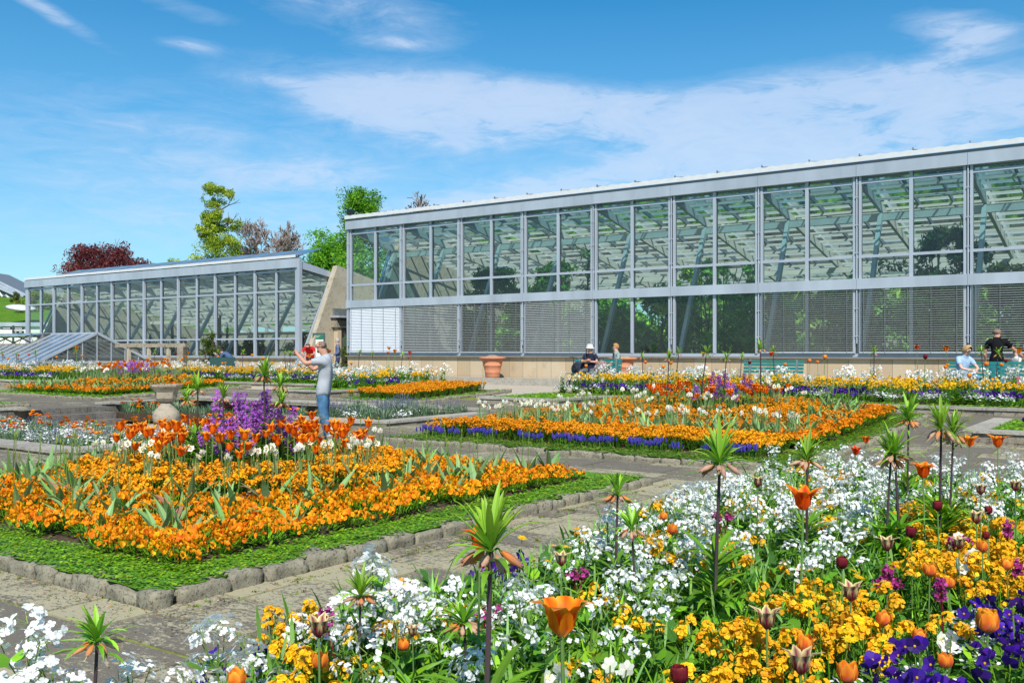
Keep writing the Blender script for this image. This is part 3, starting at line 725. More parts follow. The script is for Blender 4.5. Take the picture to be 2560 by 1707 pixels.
b = MB(); b.add([(-.02, -hw, ze), (-.02, hw, ze), (-.02, 0, zr)], [(0, 1, 2)]); b.quad((-.02, -hw, .3), (-.02, hw, .3), (-.02, hw, ze), (-.02, -hw, ze)); GG(b, 'gable_pane', 'gableglass')
b = MB(); b.quad((-LX, -hw+.01, .35), (-.05, -hw+.01, .35), (-.05, -hw+.01, ze), (-LX, -hw+.01, ze)); GG(b, 'side_pane', 'oldglass')
for k in range(9):
    y = -hw+hw*2*(k+0)/8; zt = ze+(zr-ze)*(1-abs(y)/hw); b = MB(); b.beam((.01, y, ze-.45), (.01, y, zt), .035, .04, (1, 0, 0)); GG(b, 'gable_bar', 'alu')
for k in range(14):
    b = MB(); x = -1.5*k-.6; b.beam((x, -hw, .3), (x, -hw, ze-.08), .05, .05, (1, 0, 0)); GG(b, 'side_bar', 'alu')
b = MB(); b.box(-LX+.5, -.6, -1.8, 1.8, .25, .38); GG(b, 'staging', 'wallstone')
b = MB()
for _ in range(200):
    x, y = R.uniform(-8, -.8), R.uniform(-2.2, 2.2); a = R.random()*6.28
    b.leaf((x, y, .38), (math.cos(a), math.sin(a), 1.2), R.uniform(.15, .4), .07, R.choice([(.03, .09, .02), (.06, .16, .03), (.2, .07, .04)]), None, .9, 2)
b.build('potted_seedlings', M['leaf'], label='leafy seedlings on the staging inside the small glasshouse', cat='plants', kind='stuff', loc=(-42.6, 25.5, .3))
# second little gable behind the first
t = thing('small_glasshouse', (-52, 31.2, .3), 'distant small glasshouse gables seen behind the low roof at the far left', 'glasshouse')
# concrete frame fence right of it
t.name = 'cold_frame'; t['label'] = 'little row of glazed cold frame gables behind the low glasshouse'; t['category'] = 'cold frame'; t.location = (-47, 29.0-.9, .3)
for k in range(3):
    x = -k*3.2; b = MB()
    b.beam((x, 0, .9), (x+1.2, 0, 1.5), .06, .06); b.beam((x+1.2, 0, 1.5), (x+2.4, 0, .9), .06, .06); b.box(x, x+2.4, -.05, .05, -.2, .3); b.build('frame', M['wallstone'], t)
    b = MB(); b.quad((x, 0, .3), (x+2.4, 0, .3), (x+2.4, .02, .9), (x, .02, .9)); b.add([(x, 0, .9), (x+2.4, 0, .9), (x+1.2, 0, 1.5)], [(0, 1, 2)]); b.build('pane', M['oldglass'], t)
x0, y0 = atd(291, 45.0); x1, y1 = atd(466, 44.0)
t = thing('concrete_railing', (x0, y0, .3), 'weathered concrete post and beam railing beside the small glasshouse', 'railing')
def Lr(f, z, o=0): return ((x1-x0)*f, (y1-y0)*f+o, z)
b = MB(); b.beam(Lr(0, 1.58), Lr(1, 1.58), .22, .18); b.build('beam', M['wallstone'], t)
for f in (.18, .47, .75): 
    b = MB(); b.beam(Lr(f, -.2), Lr(f, 1.488), .13, .16, (1, 0, 0)); b.build('post', M['concrete'], t)
b = MB(); b.beam(Lr(.94, -.2), Lr(.94, 1.487), .46, .3, (1, .6, 0)); b.build('post', M['wallstone'], t)
# distant buildings at the far left
x, y = atd(20, 82)
t = thing('service_building', (x, y, 0), 'low white flat roofed building under the grassy slope at the far left', 'building'); t.rotation_euler = (0, 0, .6)
b = MB(); b.box(-16, 3.6, -.2, 5, 0, 3.75); b.build('wall', M['plaster'], t)
b = MB(); b.box(-16.2, 3.8, -.45, 5.2, 3.755, 4.1); b.build('roof_edge', M['fascia'], t)
x, y = atd(33, 62)
t = thing('finger_post', (x, y, .3), 'dark finger post with three printed direction boards before the white building', 'signpost'); t.rotation_euler = (0, 0, .62)
b = MB(); b.box(-.05, .05, -.05, .05, 0, 3.0); b.build('post', M['signgrey'], t)
for xa, xb_, z in ((-.72, -.07, 2.72), (.07, .68, 2.72), (.07, .32, 2.46), (.36, .68, 2.46)):
    b = MB(); b.box(xa, xb_, -.04, .03, z, z+.18); bd = b.build('board', M['black'], t)
    b = MB(); q = xa+.06
    while q < xb_-.1:
        e = q+R.uniform(.03, .06); b.box(q, e, -.046, -.042, z+.06, z+.12); q = e+.015
    b.build('lettering', M['signwhite'], bd)
    b = MB(); b.box(xa-.03 if xa < 0 else xb_, xa if xa < 0 else xb_+.03, -.04, .03, z+.02, z+.16); b.build('green_tip', M['signgreen'], bd)
x, y = atd(-22, 122)
t = thing('ribbed_roof_hall', (x, y, 8.6), 'grey hall roof with white ribs on top of the grassy slope, far left', 'building'); t.rotation_euler = (0, 0, .615)
b = MB(); b.prism([(-14, 0, 3.6), (-2.5, 0, 3.6), (4.3, 0, .2), (4.0, 0, -.3), (-14, 0, -.3)], (0, 9, 0)); b.build('wall', M['aludark'], t)
for k in range(3): b = MB(); b.beam((-2.7, -.2-.5*k, 3.85-.42*k), (4.6, -.2-.5*k, .25-.2*k), .3, .26); b.build('roof_rib', M['fascia'], t)
for k in range(7): 
    b = MB(); b.tube([(-3+k*.9, -.9, 2.6-k*.38), (-2.6+k*.9, -1, 1.6-k*.3), (-2.5+k*.9, -1, .0)], .12, 6); b.build('arch_rib', M['white'], t)
x, y = atd(52, 99)
t = thing('dome_skylight', (x, y, 6.15), 'flat white oval skylight dome lying on the grassy slope', 'skylight')
t.rotation_euler = (.2, .12, .6)
b = MB(); b.sm = True; b.ell((0, 0, 0), (1.55, 1.1, .28), 20, 8); b.build('dome', M['white'], t)
b = MB(); b.lathe([(1.6, -.1), (1.62, 0), (1.58, .04)], 24, sy=.72); b.build('rim', M['aludark'], t)
# info board beside the entrance
x, y = atd(797, 43.8)
t = thing('info_board', (x, y, .43), 'tall dark framed notice board with green header at the entrance', 'sign'); t.rotation_euler = (0, 0, .62)
b = MB(); b.box(-.29, -.22, -.03, .03, 0, 2.02); b.box(.22, .29, -.03, .03, 0, 2.02); b.box(-.22, .22, -.03, .03, 1.95, 2.02); b.build('frame', M['signgrey'], t)
b = MB(); b.box(-.215, .215, -.02, .01, .5, 1.94); pn = b.build('panel', M['signwhite'], t)
b = MB(); b.box(-.215, .215, -.027, -.021, 1.72, 1.94); b.build('header', M['signgreen'], pn)
b = MB()
for r_, z in enumerate((1.87, 1.81)): 
    q = -.17
    while q < -.0+.05*(1-r_): b.box(q, q+.022, -.031, -.028, z, z+.03); q += .03
for r_ in range(9):
    q = -.17
    while q < .15: b.box(q, q+.03, -.026, -.022, 1.6-r_*.1, 1.6-r_*.1+.03); q += R.uniform(.035, .06)
b.build('print', M['orange_text'], pn)
# floodlight on the greenhouse corner
t = thing('floodlight', (-28.75, 28.75, 7.36), 'small dark floodlight on the left roof corner of the tall greenhouse', 'floodlight')
b = MB(); b.box(-.12, .12, -.16, .06, .05, .25); b.build('housing', M['black'], t); b = MB(); b.box(-.03, .03, -.03, .03, -.12, .05); b.build('bracket', M['aludark'], t)

# pots, benches, urn
def pot(px, label):
    x, y = px
    t = thing('terracotta_pot', (x, y, .65), label, 'plant pot', 'large terracotta pots on the ledge')
    b = MB(); b.sm = True; b.lathe([(.02, 0), (.25, 0), (.265, .03), (.27, .15), (.285, .17), (.285, .2), (.28, .21), (.325, .4), (.345, .42), (.345, .45), (.335, .46), (.39, .62), (.40, .66)], 32); b.build('body', M['terracotta'], t)
    b = MB(); b.sm = True; b.lathe([(.40, .66), (.46, .665), (.485, .70), (.48, .74), (.44, .75), (.41, .72), (.38, .60), (.02, .58)], 32, cap=False); b.build('rim', M['terracotta'], t)
    b = MB(); b.sm = True; b.ell((0, 0, .62), (.37, .37, .20), 14, 8); b.build('soil_heap', M['wallstone'], t)
pot((-20.55, 27.75), 'large ribbed terracotta pot standing free beside the gravel walk')
p2 = atd(1540, 31.2); pot((p2[0], 27.9), 'large ribbed terracotta pot right behind the bench with the elderly couple')
def bench(x, y, rz, label, L=1.8):
    t = thing('green_bench', (x, y, g(y)), label, 'bench', 'teal slatted garden benches', rz)
    for k in range(4): b = MB(); b.box(-L/2, L/2, -.20+k*.11, -.115+k*.11, .42, .445); b.build('seat_slat', M['teal'], t)
    for k in range(4): b = MB(); b.box(-L/2, L/2, .27+k*.02, .30+k*.02, .53+k*.1, .605+k*.1); b.build('back_slat', M['teal'], t)
    for s_ in (-1, 1):
        b = MB(); xx = s_*(L/2-.2); b.box(xx-.03, xx+.03, -.18, -.12, 0, .415); b.box(xx-.03, xx+.03, .2, .26, 0, .415); b.beam((xx, .24, .3), (xx, .345, .92), .05, .04); b.box(xx-.03, xx+.03, -.18, .26, .37, .418); b.build('leg', M['aludark'], t)
    return t
bx_, by_ = atd(1957, 28.4); bench(bx_, 26.75, 0, 'empty teal slatted bench before the sandstone wall')
p = atd(1505, 31.2); bench(p[0]-.1, 26.75, 0, 'teal bench with the elderly couple beside a terracotta pot')
p = atd(2470, 25.2); bench(p[0]+.3, 26.7, 0, 'teal bench at the right frame edge behind the standing man', 2.2)
t = thing('stone_urn', (-18.9, 13.0, CFL), 'tall grey stone urn with octagonal bowl in the sunken court', 'urn')
b = MB(); b.lathe([(.30, 0), (.30, .14), (.24, .16), (.19, .22)], 8); b.build('plinth', M['urn'], t)
b = MB(); b.sm = True; b.lathe([(.16, .22), (.19, .26), (.20, .3), (.25, .42), (.305, .55), (.31, .63), (.27, .74), (.19, .82), (.14, .90), (.13, .95)], 8); b.build('body', M['urn'], t)
b = MB(); b.lathe([(.13, .95), (.20, .98), (.24, 1.03), (.25, 1.17), (.29, 1.22), (.36, 1.30), (.365, 1.34), (.30, 1.345), (.27, 1.28), (.02, 1.26)], 8, cap=False); b.build('bowl', M['urn'], t)
b = MB()
for _ in range(26): a = R.random()*6.28; r_ = R.random()*.2; b.leaf((r_*math.cos(a), r_*math.sin(a), 1.26), (math.cos(a)*.4, math.sin(a)*.4, 1), R.uniform(.06, .16), .02, (.22, .16, .06), None, .3, 2)
b.build('dry_planting', M['leaf'], t)
# ============================================================ PLANT PROTOTYPES (root part first, then child parts)
PM = [M['leaf'], M['petal']]
class Proto:
    def __init__(s, name, *parts):   # parts: (part name, MB); parts[0] is the root body
        s.name = name; s.parts = parts; s.meshes = [p[1].mesh(p[0], PM) for p in parts]
def rv(s=1): return Vector((R.gauss(0, s), R.gauss(0, s), R.gauss(0, s)))
def basis(n):
    n = Vector(n).normalized(); a = n.cross(Vector((0, 0, 1)) if abs(n.z) < .9 else Vector((1, 0, 0))).normalized(); return n, a, n.cross(a)
def flower(b, c, n, r, col, k=4, wide=.62, cup=.15, col2=None, ph=None):
    """simple petals: each a kite with rounded shoulders"""
    b.mi = 1; n, a, d = basis(n); c = Vector(c); ph = R.random()*6 if ph is None else ph; col2 = col2 or col
    for i in range(k):
        t = ph+2*PI*i/k; u = a*math.cos(t)+d*math.sin(t); v = a*-math.sin(t)+d*math.cos(t)
        z = n*r*cup*R.uniform(.3, 1.5); rr = r*R.uniform(.88, 1.08)
        b.add([tuple(c), tuple(c+u*rr*.62-v*rr*wide+z*.6), tuple(c+u*rr*.98-v*rr*wide*.35+z), tuple(c+u*rr*.98+v*rr*wide*.35+z), tuple(c+u*rr*.62+v*rr*wide+z*.6)], [(0, 1, 2, 3, 4)], [col2, col, col, col, col])
def petal(b, base, ang, prof, W, cols, wprof=(.35, .9, 1, .75, .03), cupk=.35, axis=None, colmid=None):
    """one tulip petal. prof: list of (radius, height) from base to tip"""
    b.mi = 1; base = Vector(base); ax = axis or Vector((0, 0, 1)); n, a, d = basis(ax)
    u = a*math.cos(ang)+d*math.sin(ang); v = a*-math.sin(ang)+d*math.cos(ang); vs = []; cs = []
    for i, (r, h) in enumerate(prof):
        w_ = W*wprof[i]*.5; c = base+u*r+ax*h
        for s_ in (-1, 0, 1):
            vs.append(tuple(c+v*w_*s_-u*abs(s_)*w_*cupk)); cc = cols[i]
            if s_ == 0 and colmid: cc = colmid[i]
            cs.append(cc)
    b.sm = True
    b.add(vs, [(i*3+j, i*3+j+1, (i+1)*3+j+1, (i+1)*3+j) for i in range(len(prof)-1) for j in range(2)], cs); b.sm = False
def lerp(a, c, t): return tuple(a[i]*(1-t)+c[i]*t for i in range(3))
def jit(c, s=.12): k = R.uniform(1-s, 1+s); return (c[0]*k, c[1]*k*R.uniform(.96, 1.04), c[2]*k)
G1 = (.13, .32, .018); G2 = (.23, .47, .02); G3 = (.055, .155, .02); BG = (.18, .33, .14); BG2 = (.25, .42, .18)

def leafball(b, n, r, h, L, W, cols, z0=0, bend=.6, updir=.6, seg=2):
    b.mi = 0
    for _ in range(n):
        a = R.random()*2*PI; rr = r*math.sqrt(R.random()); x, y = rr*math.cos(a), rr*math.sin(a)
        z = z0+h*R.random()*(1-(rr/r)**2*.5); a2 = a+R.gauss(0, .8)
        b.leaf((x, y, z), (math.cos(a2), math.sin(a2), R.uniform(0, updir*1.6)), L*R.uniform(.6, 1.2), W*R.uniform(.7, 1.2), jit(R.choice(cols), .25), None, bend, seg)
def mk_pansy(cols, nf=14, r=.13, fr=.023, h=.13, name='pansy_plant', eye=None, up=.75):
    b = MB(); leafball(b, 60, r, h*.8, .055, .026, [G3, G1, G1, G2])
    f = MB()
    for _ in range(nf):
        a = R.random()*2*PI; rr = r*math.sqrt(R.random())*1.05; c = (rr*math.cos(a), rr*math.sin(a), h*(.75+R.random()*.35)*(1-(rr/r)**2*.25))
        n = Vector((.3+R.gauss(0, .6), -.4+R.gauss(0, .6), up*R.uniform(.4, 1.2))).normalized(); col = jit(R.choice(cols), .16)
        flower(f, c, n, fr*R.uniform(.7, 1.15), col, 5, .6, .55, lerp(col, eye or (.45, .09, .005), .55))
        if eye: f.ell(Vector(c)+n*.004, (.004, .004, .004), 5, 3, (.8, .5, .02))
        b.mi = 0; b.tube([(c[0]*.7, c[1]*.7, h*.3), c], .0016, 3, G2, False)
    return Proto(name, (name, b), ('blossom', f))
OR1 = (.94, .32, .006); OR2 = (.95, .43, .008); OR3 = (.90, .20, .006); YO = (.97, .50, .012)
pansy = [mk_pansy([OR1, OR1, OR2, OR3, OR2], R.randint(38, 48), fr=.0175) for _ in range(6)]
VI = (.055, .010, .28); VI2 = (.09, .02, .40); VI3 = (.03, .008, .13)
viola = [mk_pansy([VI, VI2, VI3], R.randint(10, 14), .12, .026, .15, 'violet_plant', (.04, .005, .12)) for _ in range(4)]
LB1 = (.16, .16, .55)
blue_viola = [mk_pansy([LB1, (.25, .22, .62)], 12, .12, .024, .13, 'violet_plant', (.04, .005, .12)) for _ in range(2)]
def mk_wall(cols, h=.34, r=.13, stems=11, nfl=15, name='orange_wallflower', fr=.0125, leafc=(G3, G1, (.06, .16, .02)), spread=1.0):
    b = MB(); f = MB()
    for s_ in range(stems):
        a = R.random()*2*PI; rr = r*math.sqrt(R.random()); x, y = rr*math.cos(a)*spread, rr*math.sin(a)*spread; H = h*R.uniform(.78, 1.08)
        b.mi = 0; b.tube([(x*.3, y*.3, 0), (x*.8, y*.8, H*.6), (x, y, H)], [.004, .003, .002], 4, G1, False)
        for k in range(13):
            t = R.uniform(.15, .9); a2 = R.random()*6.28; b.leaf((x*(.3+.7*t), y*(.3+.7*t), H*t), (math.cos(a2), math.sin(a2), .8), R.uniform(.04, .075), .011, jit(R.choice(leafc), .25), None, .7, 2)
        for k in range(nfl):
            d = Vector((R.gauss(0, 1), R.gauss(0, 1), R.gauss(.5, .7))).normalized(); p = Vector((x, y, H))+Vector((d.x*.027, d.y*.027, d.z*.026-.004-(.02 if R.random() < .3 else 0)))
            col = jit(R.choice(cols), .08); flower(f, p, d+Vector((.1, -.15, .35)), fr*R.uniform(.85, 1.15), col, 4, .6, .2, lerp(col, (.5, .16, .01), .25))
    return Proto(name, (name, b), ('blossom', f))
owall = [mk_wall([OR2, OR2, YO, OR1], R.uniform(.23, .30)) for _ in range(5)]
YE = (.92, .50, .010); YE2 = (.95, .60, .015); YE3 = (.92, .40, .01)
ywall = [mk_wall([YE, YE2, YE3], R.uniform(.34, .44), .12, 7, 20, 'yellow_wallflower', .0118, spread=1.05) for _ in range(5)]
ywall_far = [mk_wall([YE, YE2], .5, .2, 12, 9, 'yellow_wallflower', fr=.019, spread=1) for _ in range(3)]
WH = (.90, .90, .87); WH2 = (.85, .86, .84)
def mk_honesty(h=.62, nst=6, name='honesty_plant', cols=(WH, WH, WH2), nfl=12, cr=.042, fr=.0128, leaves=34, leafc=(G1, G2, (.10, .25, .02)), r=.16, spire=False):
    b = MB(); f = MB()
    b.mi = 0; b.tube([(0, 0, 0), (.01, .005, h*.5), (.0, .01, h*.85)], [.006, .005, .003], 5, (.16, .27, .05), False)
    heads = [(0, .01, h*.92)]
    for s_ in range(nst):
        t = R.uniform(.35, .8); a = s_*2*PI/nst+R.random()*.8; rr = r*R.uniform(.5, 1.1)*(1.25-t); z = h*(t+R.uniform(.08, .22)); p = (rr*math.cos(a), rr*math.sin(a), min(z, h*.97))
        b.tube([(0, 0, h*t*.8), (p[0]*.6, p[1]*.6, (h*t*.8+p[2])/2), p], [.003, .0025, .002], 4, (.18, .30, .05), False); heads.append(p)
        if spire: heads.append((p[0]*1.05, p[1]*1.05, p[2]-.06)); heads.append((p[0]*1.0, p[1]*1.0, p[2]-.11))
    if spire: heads += [(0, .0, h*(.92-.07*k)) for k in range(1, 5)]
    for hx, hy, hz in heads:
        for k in range(nfl):
            d = Vector((R.gauss(0, 1), R.gauss(0, 1), R.gauss(.35, .75))).normalized(); rad = cr*R.uniform(.75, 1.15); p = Vector((hx, hy, hz))+d*rad
            flower(f, p, d+Vector((.35, -.5, .45)), fr*R.uniform(.8, 1.15), jit(R.choice(cols), .04), 4, .52, .12)
            if k % 3 == 0: b.mi = 0; b.tube([(hx, hy, hz-.01), tuple(p)], .0013, 3, (.3, .42, .08), False)
    b.mi = 0
    for k in range(leaves):
        t = R.random()**1.3*.72; a = R.random()*6.28; c = jit(R.choice(leafc), .25); L = R.uniform(.05, .1)*(1.25-t)
        b.leaf((R.gauss(0, .03), R.gauss(0, .03), h*t), (math.cos(a), math.sin(a), R.uniform(.1, .9)), L*1.5, L*1.0, c, lerp(c, G2, .3), .9, 3, 0, (.45, 1, .75, .02))
    return Proto(name, (name, b), ('blossom', f))
honesty = [mk_honesty(R.uniform(.52, .66), R.randint(6, 8)) for _ in range(6)]
honesty_big = [mk_honesty(.62, 9, nfl=15, cr=.05, fr=.0165, leaves=30, r=.15) for _ in range(4)]
honesty_low = [mk_honesty(R.uniform(.40, .46), R.randint(6, 8), leaves=34) for _ in range(4)]
honesty_far = [mk_honesty(R.uniform(.62, .82), 8, nfl=8, cr=.06, fr=.021, leaves=60, r=.3) for _ in range(4)]
honesty_green = [mk_honesty(.6, 8, 'green_honesty_plant', nfl=2, cr=.06, fr=.02, leaves=110, r=.3) for _ in range(3)]
LI = (.40, .09, .52); LI2 = (.50, .16, .62)
purple = [mk_honesty(R.uniform(.85, 1.0), 8, 'purple_honesty_plant', (LI, LI, LI2), 14, .035, .015, 24, r=.2, spire=True) for _ in range(3)]
purple_far = [mk_honesty(.85, 8, 'purple_honesty_plant', (LI, LI2), 8, .06, .028, 16, r=.25) for _ in range(2)]
def mk_candy(name='candytuft_plant', cols=(WH, WH2), n=60, fr=.009, r=.12, h=.11, lc=(G3, G1)):
    b = MB(); f = MB(); leafball(b, 40, r, h*.8, .035, .010, lc)
    for _ in range(n):
        a = R.random()*6.28; rr = r*math.sqrt(R.random()); flower(f, (rr*math.cos(a), rr*math.sin(a), h*(.8+R.random()*.4)*(1-(rr/r)**2*.3)), Vector((R.gauss(.1, .4), R.gauss(-.2, .4), 1)), fr, jit(R.choice(cols), .06), 4, .6, .1)
    return Proto(name, (name, b), ('blossom', f))
candy = [mk_candy() for _ in range(3)]
forget = [mk_candy('forget_me_not_plant', ((.25, .42, .75), (.35, .5, .8)), 40, .007) for _ in range(2)]
def mk_crown(h=.95, stem=(.085, .055, .065), baseleaves=70, tuft_n=26, sc=1.0, bells=8, far=False):
    st = MB(); st.mi = 0; lean = Vector((R.gauss(0, .03), R.gauss(0, .03), 0)); top = Vector((lean.x, lean.y, h))
    st.tube([(0, 0, 0), tuple(lean*.3+Vector((0, 0, h*.5))), tuple(top)], [.011*sc, .009*sc, .007*sc], 7, [(.12, .20, .05), stem, stem], False)
    lw = MB(); lw.mi = 0
    for k in range(baseleaves):
        t = R.uniform(.03, .5)*h; a = R.random()*6.28; c = jit(R.choice([G1, G2, (.09, .22, .015)]), .2)
        lw.leaf((0, 0, t), (math.cos(a), math.sin(a), R.uniform(.5, 1.3)), R.uniform(.18, .36)*(1.15-t/h*.6), R.uniform(.024, .036), c, lerp(c, G2, .5), R.uniform(.9, 1.8), 6, .25)
    be = MB()
    for k in range(bells):
        a = 2*PI*k/bells+R.random()*.6; u = Vector((math.cos(a), math.sin(a), 0)); p = top+u*.035; fresh = R.random() < .4
        be.mi = 0; be.tube([tuple(top), tuple(top+u*.025+Vector((0, 0, .012))), tuple(p)], .0025, 4, G1, False)
        ax = (u*.8+Vector((0, 0, -R.uniform(.25, 1.1)))).normalized(); c0 = (.80, .24, .03) if fresh else (.50, .27, .13); c1 = (.66, .42, .28) if not fresh else (.70, .30, .12); c2 = (.50, .24, .19)
        for q in range(6):
            petal(be, p, q*PI/3+R.random()*.2, [(.003, 0), (.012, .018), (.014, .042), (.010, .062), (.003+R.random()*.009, .08*R.uniform(.7, 1.15))], .018, [c0, lerp(c0, c1, .5), c1, lerp(c1, c2, .5), c2], cupk=.5, axis=ax)
        be.tube([tuple(p+ax*.05), tuple(p+ax*.10)], .0014, 3, (.55, .50, .2), False)
    tf = MB(); tf.mi = 0
    for k in range(tuft_n):
        a = R.random()*6.28; inner = k/tuft_n; el_ = .35+inner*3.2; c = jit((.20, .44, .025), .25)
        tf.leaf(tuple(top+Vector((0, 0, .0+.02*inner))), (math.cos(a), math.sin(a), el_*R.uniform(.7, 1.15)), R.uniform(.13, .21)*(1+.15*inner), R.uniform(.018, .028), lerp(c, G3, .15), lerp(c, (.42, .62, .06), .6), R.uniform(.3, 2.3)*(1-inner*.5), 7, .35)
    for k in range(5):
        a = R.random()*6.28; tf.leaf(tuple(top-Vector((0, 0, R.uniform(.0, .10)))), (math.cos(a), math.sin(a), .5), R.uniform(.16, .24), .021, (.14, .33, .02), (.2, .42, .03), 2.0, 5, .3)
    return Proto('crown_imperial', ('stem', st), ('leaf_whorl', lw), ('withered_bells', be), ('leaf_tuft', tf))
crown = [mk_crown(R.uniform(.9, 1.0)) for _ in range(5)]
crown_far = [mk_crown(1.05, tuft_n=14, baseleaves=12, bells=3, sc=1.3) for _ in range(2)]
def tul_leaves(b, n=3, L=.26, W=.05, z=0, cols=(BG, BG2, (.17, .36, .10))):
    b.mi = 0
    for k in range(n):
        a = k*2*PI/n+R.gauss(0, .5); c = jit(R.choice(cols), .15)
        b.leaf((.006*math.cos(a), .006*math.sin(a), z), (math.cos(a)*.8, math.sin(a)*.8, R.uniform(.9, 1.9)), L*R.uniform(.7, 1.1), W*R.uniform(.8, 1.15), c, lerp(c, (.26, .44, .09), .5), R.choice([.2, .5, .9, 1.6, 2.4]), 7, .35, (.5, .9, 1, .95, .8, .55, .25, .02))
def mk_tulip(kind, h=.5, leaves=3):
    st = MB(); st.mi = 0; st.tube([(0, 0, 0), (.006, 0, h*.5), (0, .004, h)], [.0045, .004, .0035], 6, (.17, .30, .08), False); tul_leaves(st, leaves, h*.5, .042)
    f = MB(); c = (0, .004, h); ph = R.random()*6
    if kind in ('lily', 'red', 'flame'):
        A, B_, E = ((.80, .13, .005), (.93, .30, .008), (.98, .42, .02)) if kind == 'lily' else ((.62, .03, .005), (.85, .07, .006), (.92, .2, .01))
        if kind == 'flame': A, B_, E = (.80, .05, .005), (.92, .16, .006), (.97, .40, .012)
        if kind == 'lily': lo = (.85, .45, .12)
        else: lo = (.80, .2, .03)
        for i in range(6):
            o = R.uniform(.85, 1.15); in_ = i % 2
            petal(f, c, ph+i*PI/3, [(.004, 0), (.020-.002*in_, .018), (.026, .043), (.043*o, .063), (.074*o, .068*R.uniform(.75, 1.15))], .048, [lo, B_, B_, E, E], colmid=[lo, A, A, A, B_], wprof=(.35, .95, .95, .62, .03))
    elif kind == 'ring':
        A, B_, E = (.88, .13, .006), (.95, .25, .010), (.97, .42, .02)
        for i in range(6):
            o = R.uniform(.85, 1.15); petal(f, c, ph+i*PI/3, [(.004, 0), (.021, .022), (.026, .046), (.036*o, .060), (.066*o, .070*R.uniform(.85, 1.15))], .038, [A, B_, B_, E, E], colmid=[A, A, A, A, B_], wprof=(.35, .95, .9, .6, .03))
    elif kind == 'maroon':
        A, B_ = (.10, .008, .015), (.20, .015, .02)
        for i in range(7): petal(f, c, ph+i*.9, [(.004, 0), (.022, .014), (.026, .032), (.024+.004*(i % 2), .048), (.02+.006*(i % 2), .058)], .040, [A, A, B_, B_, lerp(B_, (.4, .05, .04), .5)], wprof=(.4, 1, 1.05, .9, .35))
    elif kind == 'bicolor':
        A, E = (.19, .008, .035), (.90, .78, .36)
        for i in range(6): petal(f, c, ph+i*PI/3, [(.004, 0), (.021, .018), (.026, .038), (.033, .056), (.058*R.uniform(.8, 1.15), .066)], .036, [A, lerp(A, E, .1), lerp(A, E, .8), E, E], colmid=[A, A, A, A, lerp(A, E, .5)], wprof=(.4, 1, 1, .7, .04))
    else:   # orange cup, double
        A, B_ = (.86, .20, .02), (.94, .36, .04)
        n = 6 if kind == 'cup' else 16
        for i in range(n): k = 1-.035*i if n > 6 else 1; petal(f, c, ph+i*(PI/3+.15), [(.004, 0), (.024*k, .014), (.031*k, .032), (.029*k, .048), (.024*k+.008*(i % 2), .060)], .042, [(.60, .35, .10), A, B_, B_, YO], colmid=[(.65, .35, .2), (.80, .22, .14), (.8, .13, .02), A, B_], wprof=(.4, .95, .95, .75, .2))
    b2 = MB(); b2.mi = 1
    b2.tube([(0, .004, h), (0, .004, h+.028)], [.004, .0025], 5, (.12, .10, .02))
    return Proto('tulip', ('stem_and_leaves', st), ('flower_head', f), ('pistil', b2))
TUL = {k: [mk_tulip(k, h) for h in hs] for k, hs in dict(lily=(.55, .5), red=(.5,), ring=(.30, .34, .27), maroon=(.42, .38), bicolor=(.45, .4, .48), cup=(.36, .34), double=(.36,)).items()}
def mk_tulfol():
    b = MB(); tul_leaves(b, R.randint(3, 6), .27, .046)
    if R.random() < .6: b.tube([(0, 0, 0), (.01, 0, .24), (.0, .01, .34)], .0028, 5, (.20, .33, .06), False); b.ell((0, .01, .355), (.005, .005, .014), 6, 4, (.32, .36, .04))
    if R.random() < .15: b.leaf((0, 0, .05), (.7, .3, .7), .2, .04, (.45, .22, .12), None, .8, 5, .3)
    return Proto('spent_tulip_plant', ('spent_tulip_plant', b))
tulfol = [mk_tulfol() for _ in range(8)]
def mk_daff(h=.42, n=3, col=(.84, .82, .70), cup=(.86, .78, .40)):
    b = MB(); b.mi = 0; f = MB()
    for k in range(9): a = R.random()*6.28; b.leaf((R.gauss(0, .01), R.gauss(0, .01), 0), (math.cos(a)*.2, math.sin(a)*.2, 1), h*R.uniform(.7, 1), .011, BG, BG2, .3, 5)
    for k in range(n):
        a = R.random()*6.28; p = Vector((.05*math.cos(a)*k*.6, .05*math.sin(a)*k*.6, h*R.uniform(.9, 1.05))); n_ = Vector((R.gauss(.3, .5), R.gauss(-.6, .5), R.uniform(-.1, .4))).normalized()
        b.tube([(0, 0, 0), (p.x*.7, p.y*.7, h*.6), tuple(p)], .003, 4, (.18, .30, .07), False); flower(f, p, n_, .034, jit(col, .04), 6, .40, .15)
        nn, aa, dd = basis(n_); f.tube([tuple(p), tuple(p+n_*.014), tuple(p+n_*.018)], [.008, .010, .012], 7, cup, False)
    return Proto('daffodil_plant', ('daffodil_plant', b), ('blossom', f))
daff = [mk_daff() for _ in range(4)]
def mk_musc():
    b = MB(); b.mi = 0; f = MB(); f.mi = 1
    for k in range(16): a = R.random()*6.28; b.leaf((R.gauss(0, .02), R.gauss(0, .02), 0), (math.cos(a)*.6, math.sin(a)*.6, .9), R.uniform(.1, .16), .007, G3, G1, 1.2, 3)
    for k in range(7):
        x, y, hh = R.gauss(0, .035), R.gauss(0, .035), R.uniform(.11, .16); b.tube([(x, y, 0), (x, y, hh-.03)], .002, 4, G1, False)
        f.lathe([(.004, hh-.045), (.0125, hh-.035), (.013, hh-.015), (.008, hh+.008), (.002, hh+.018)], 6, (x, y, 0), jit((.065, .055, .34), .25))
    return Proto('grape_hyacinth_plant', ('grape_hyacinth_plant', b), ('blossom', f))
musc = [mk_musc() for _ in range(4)]
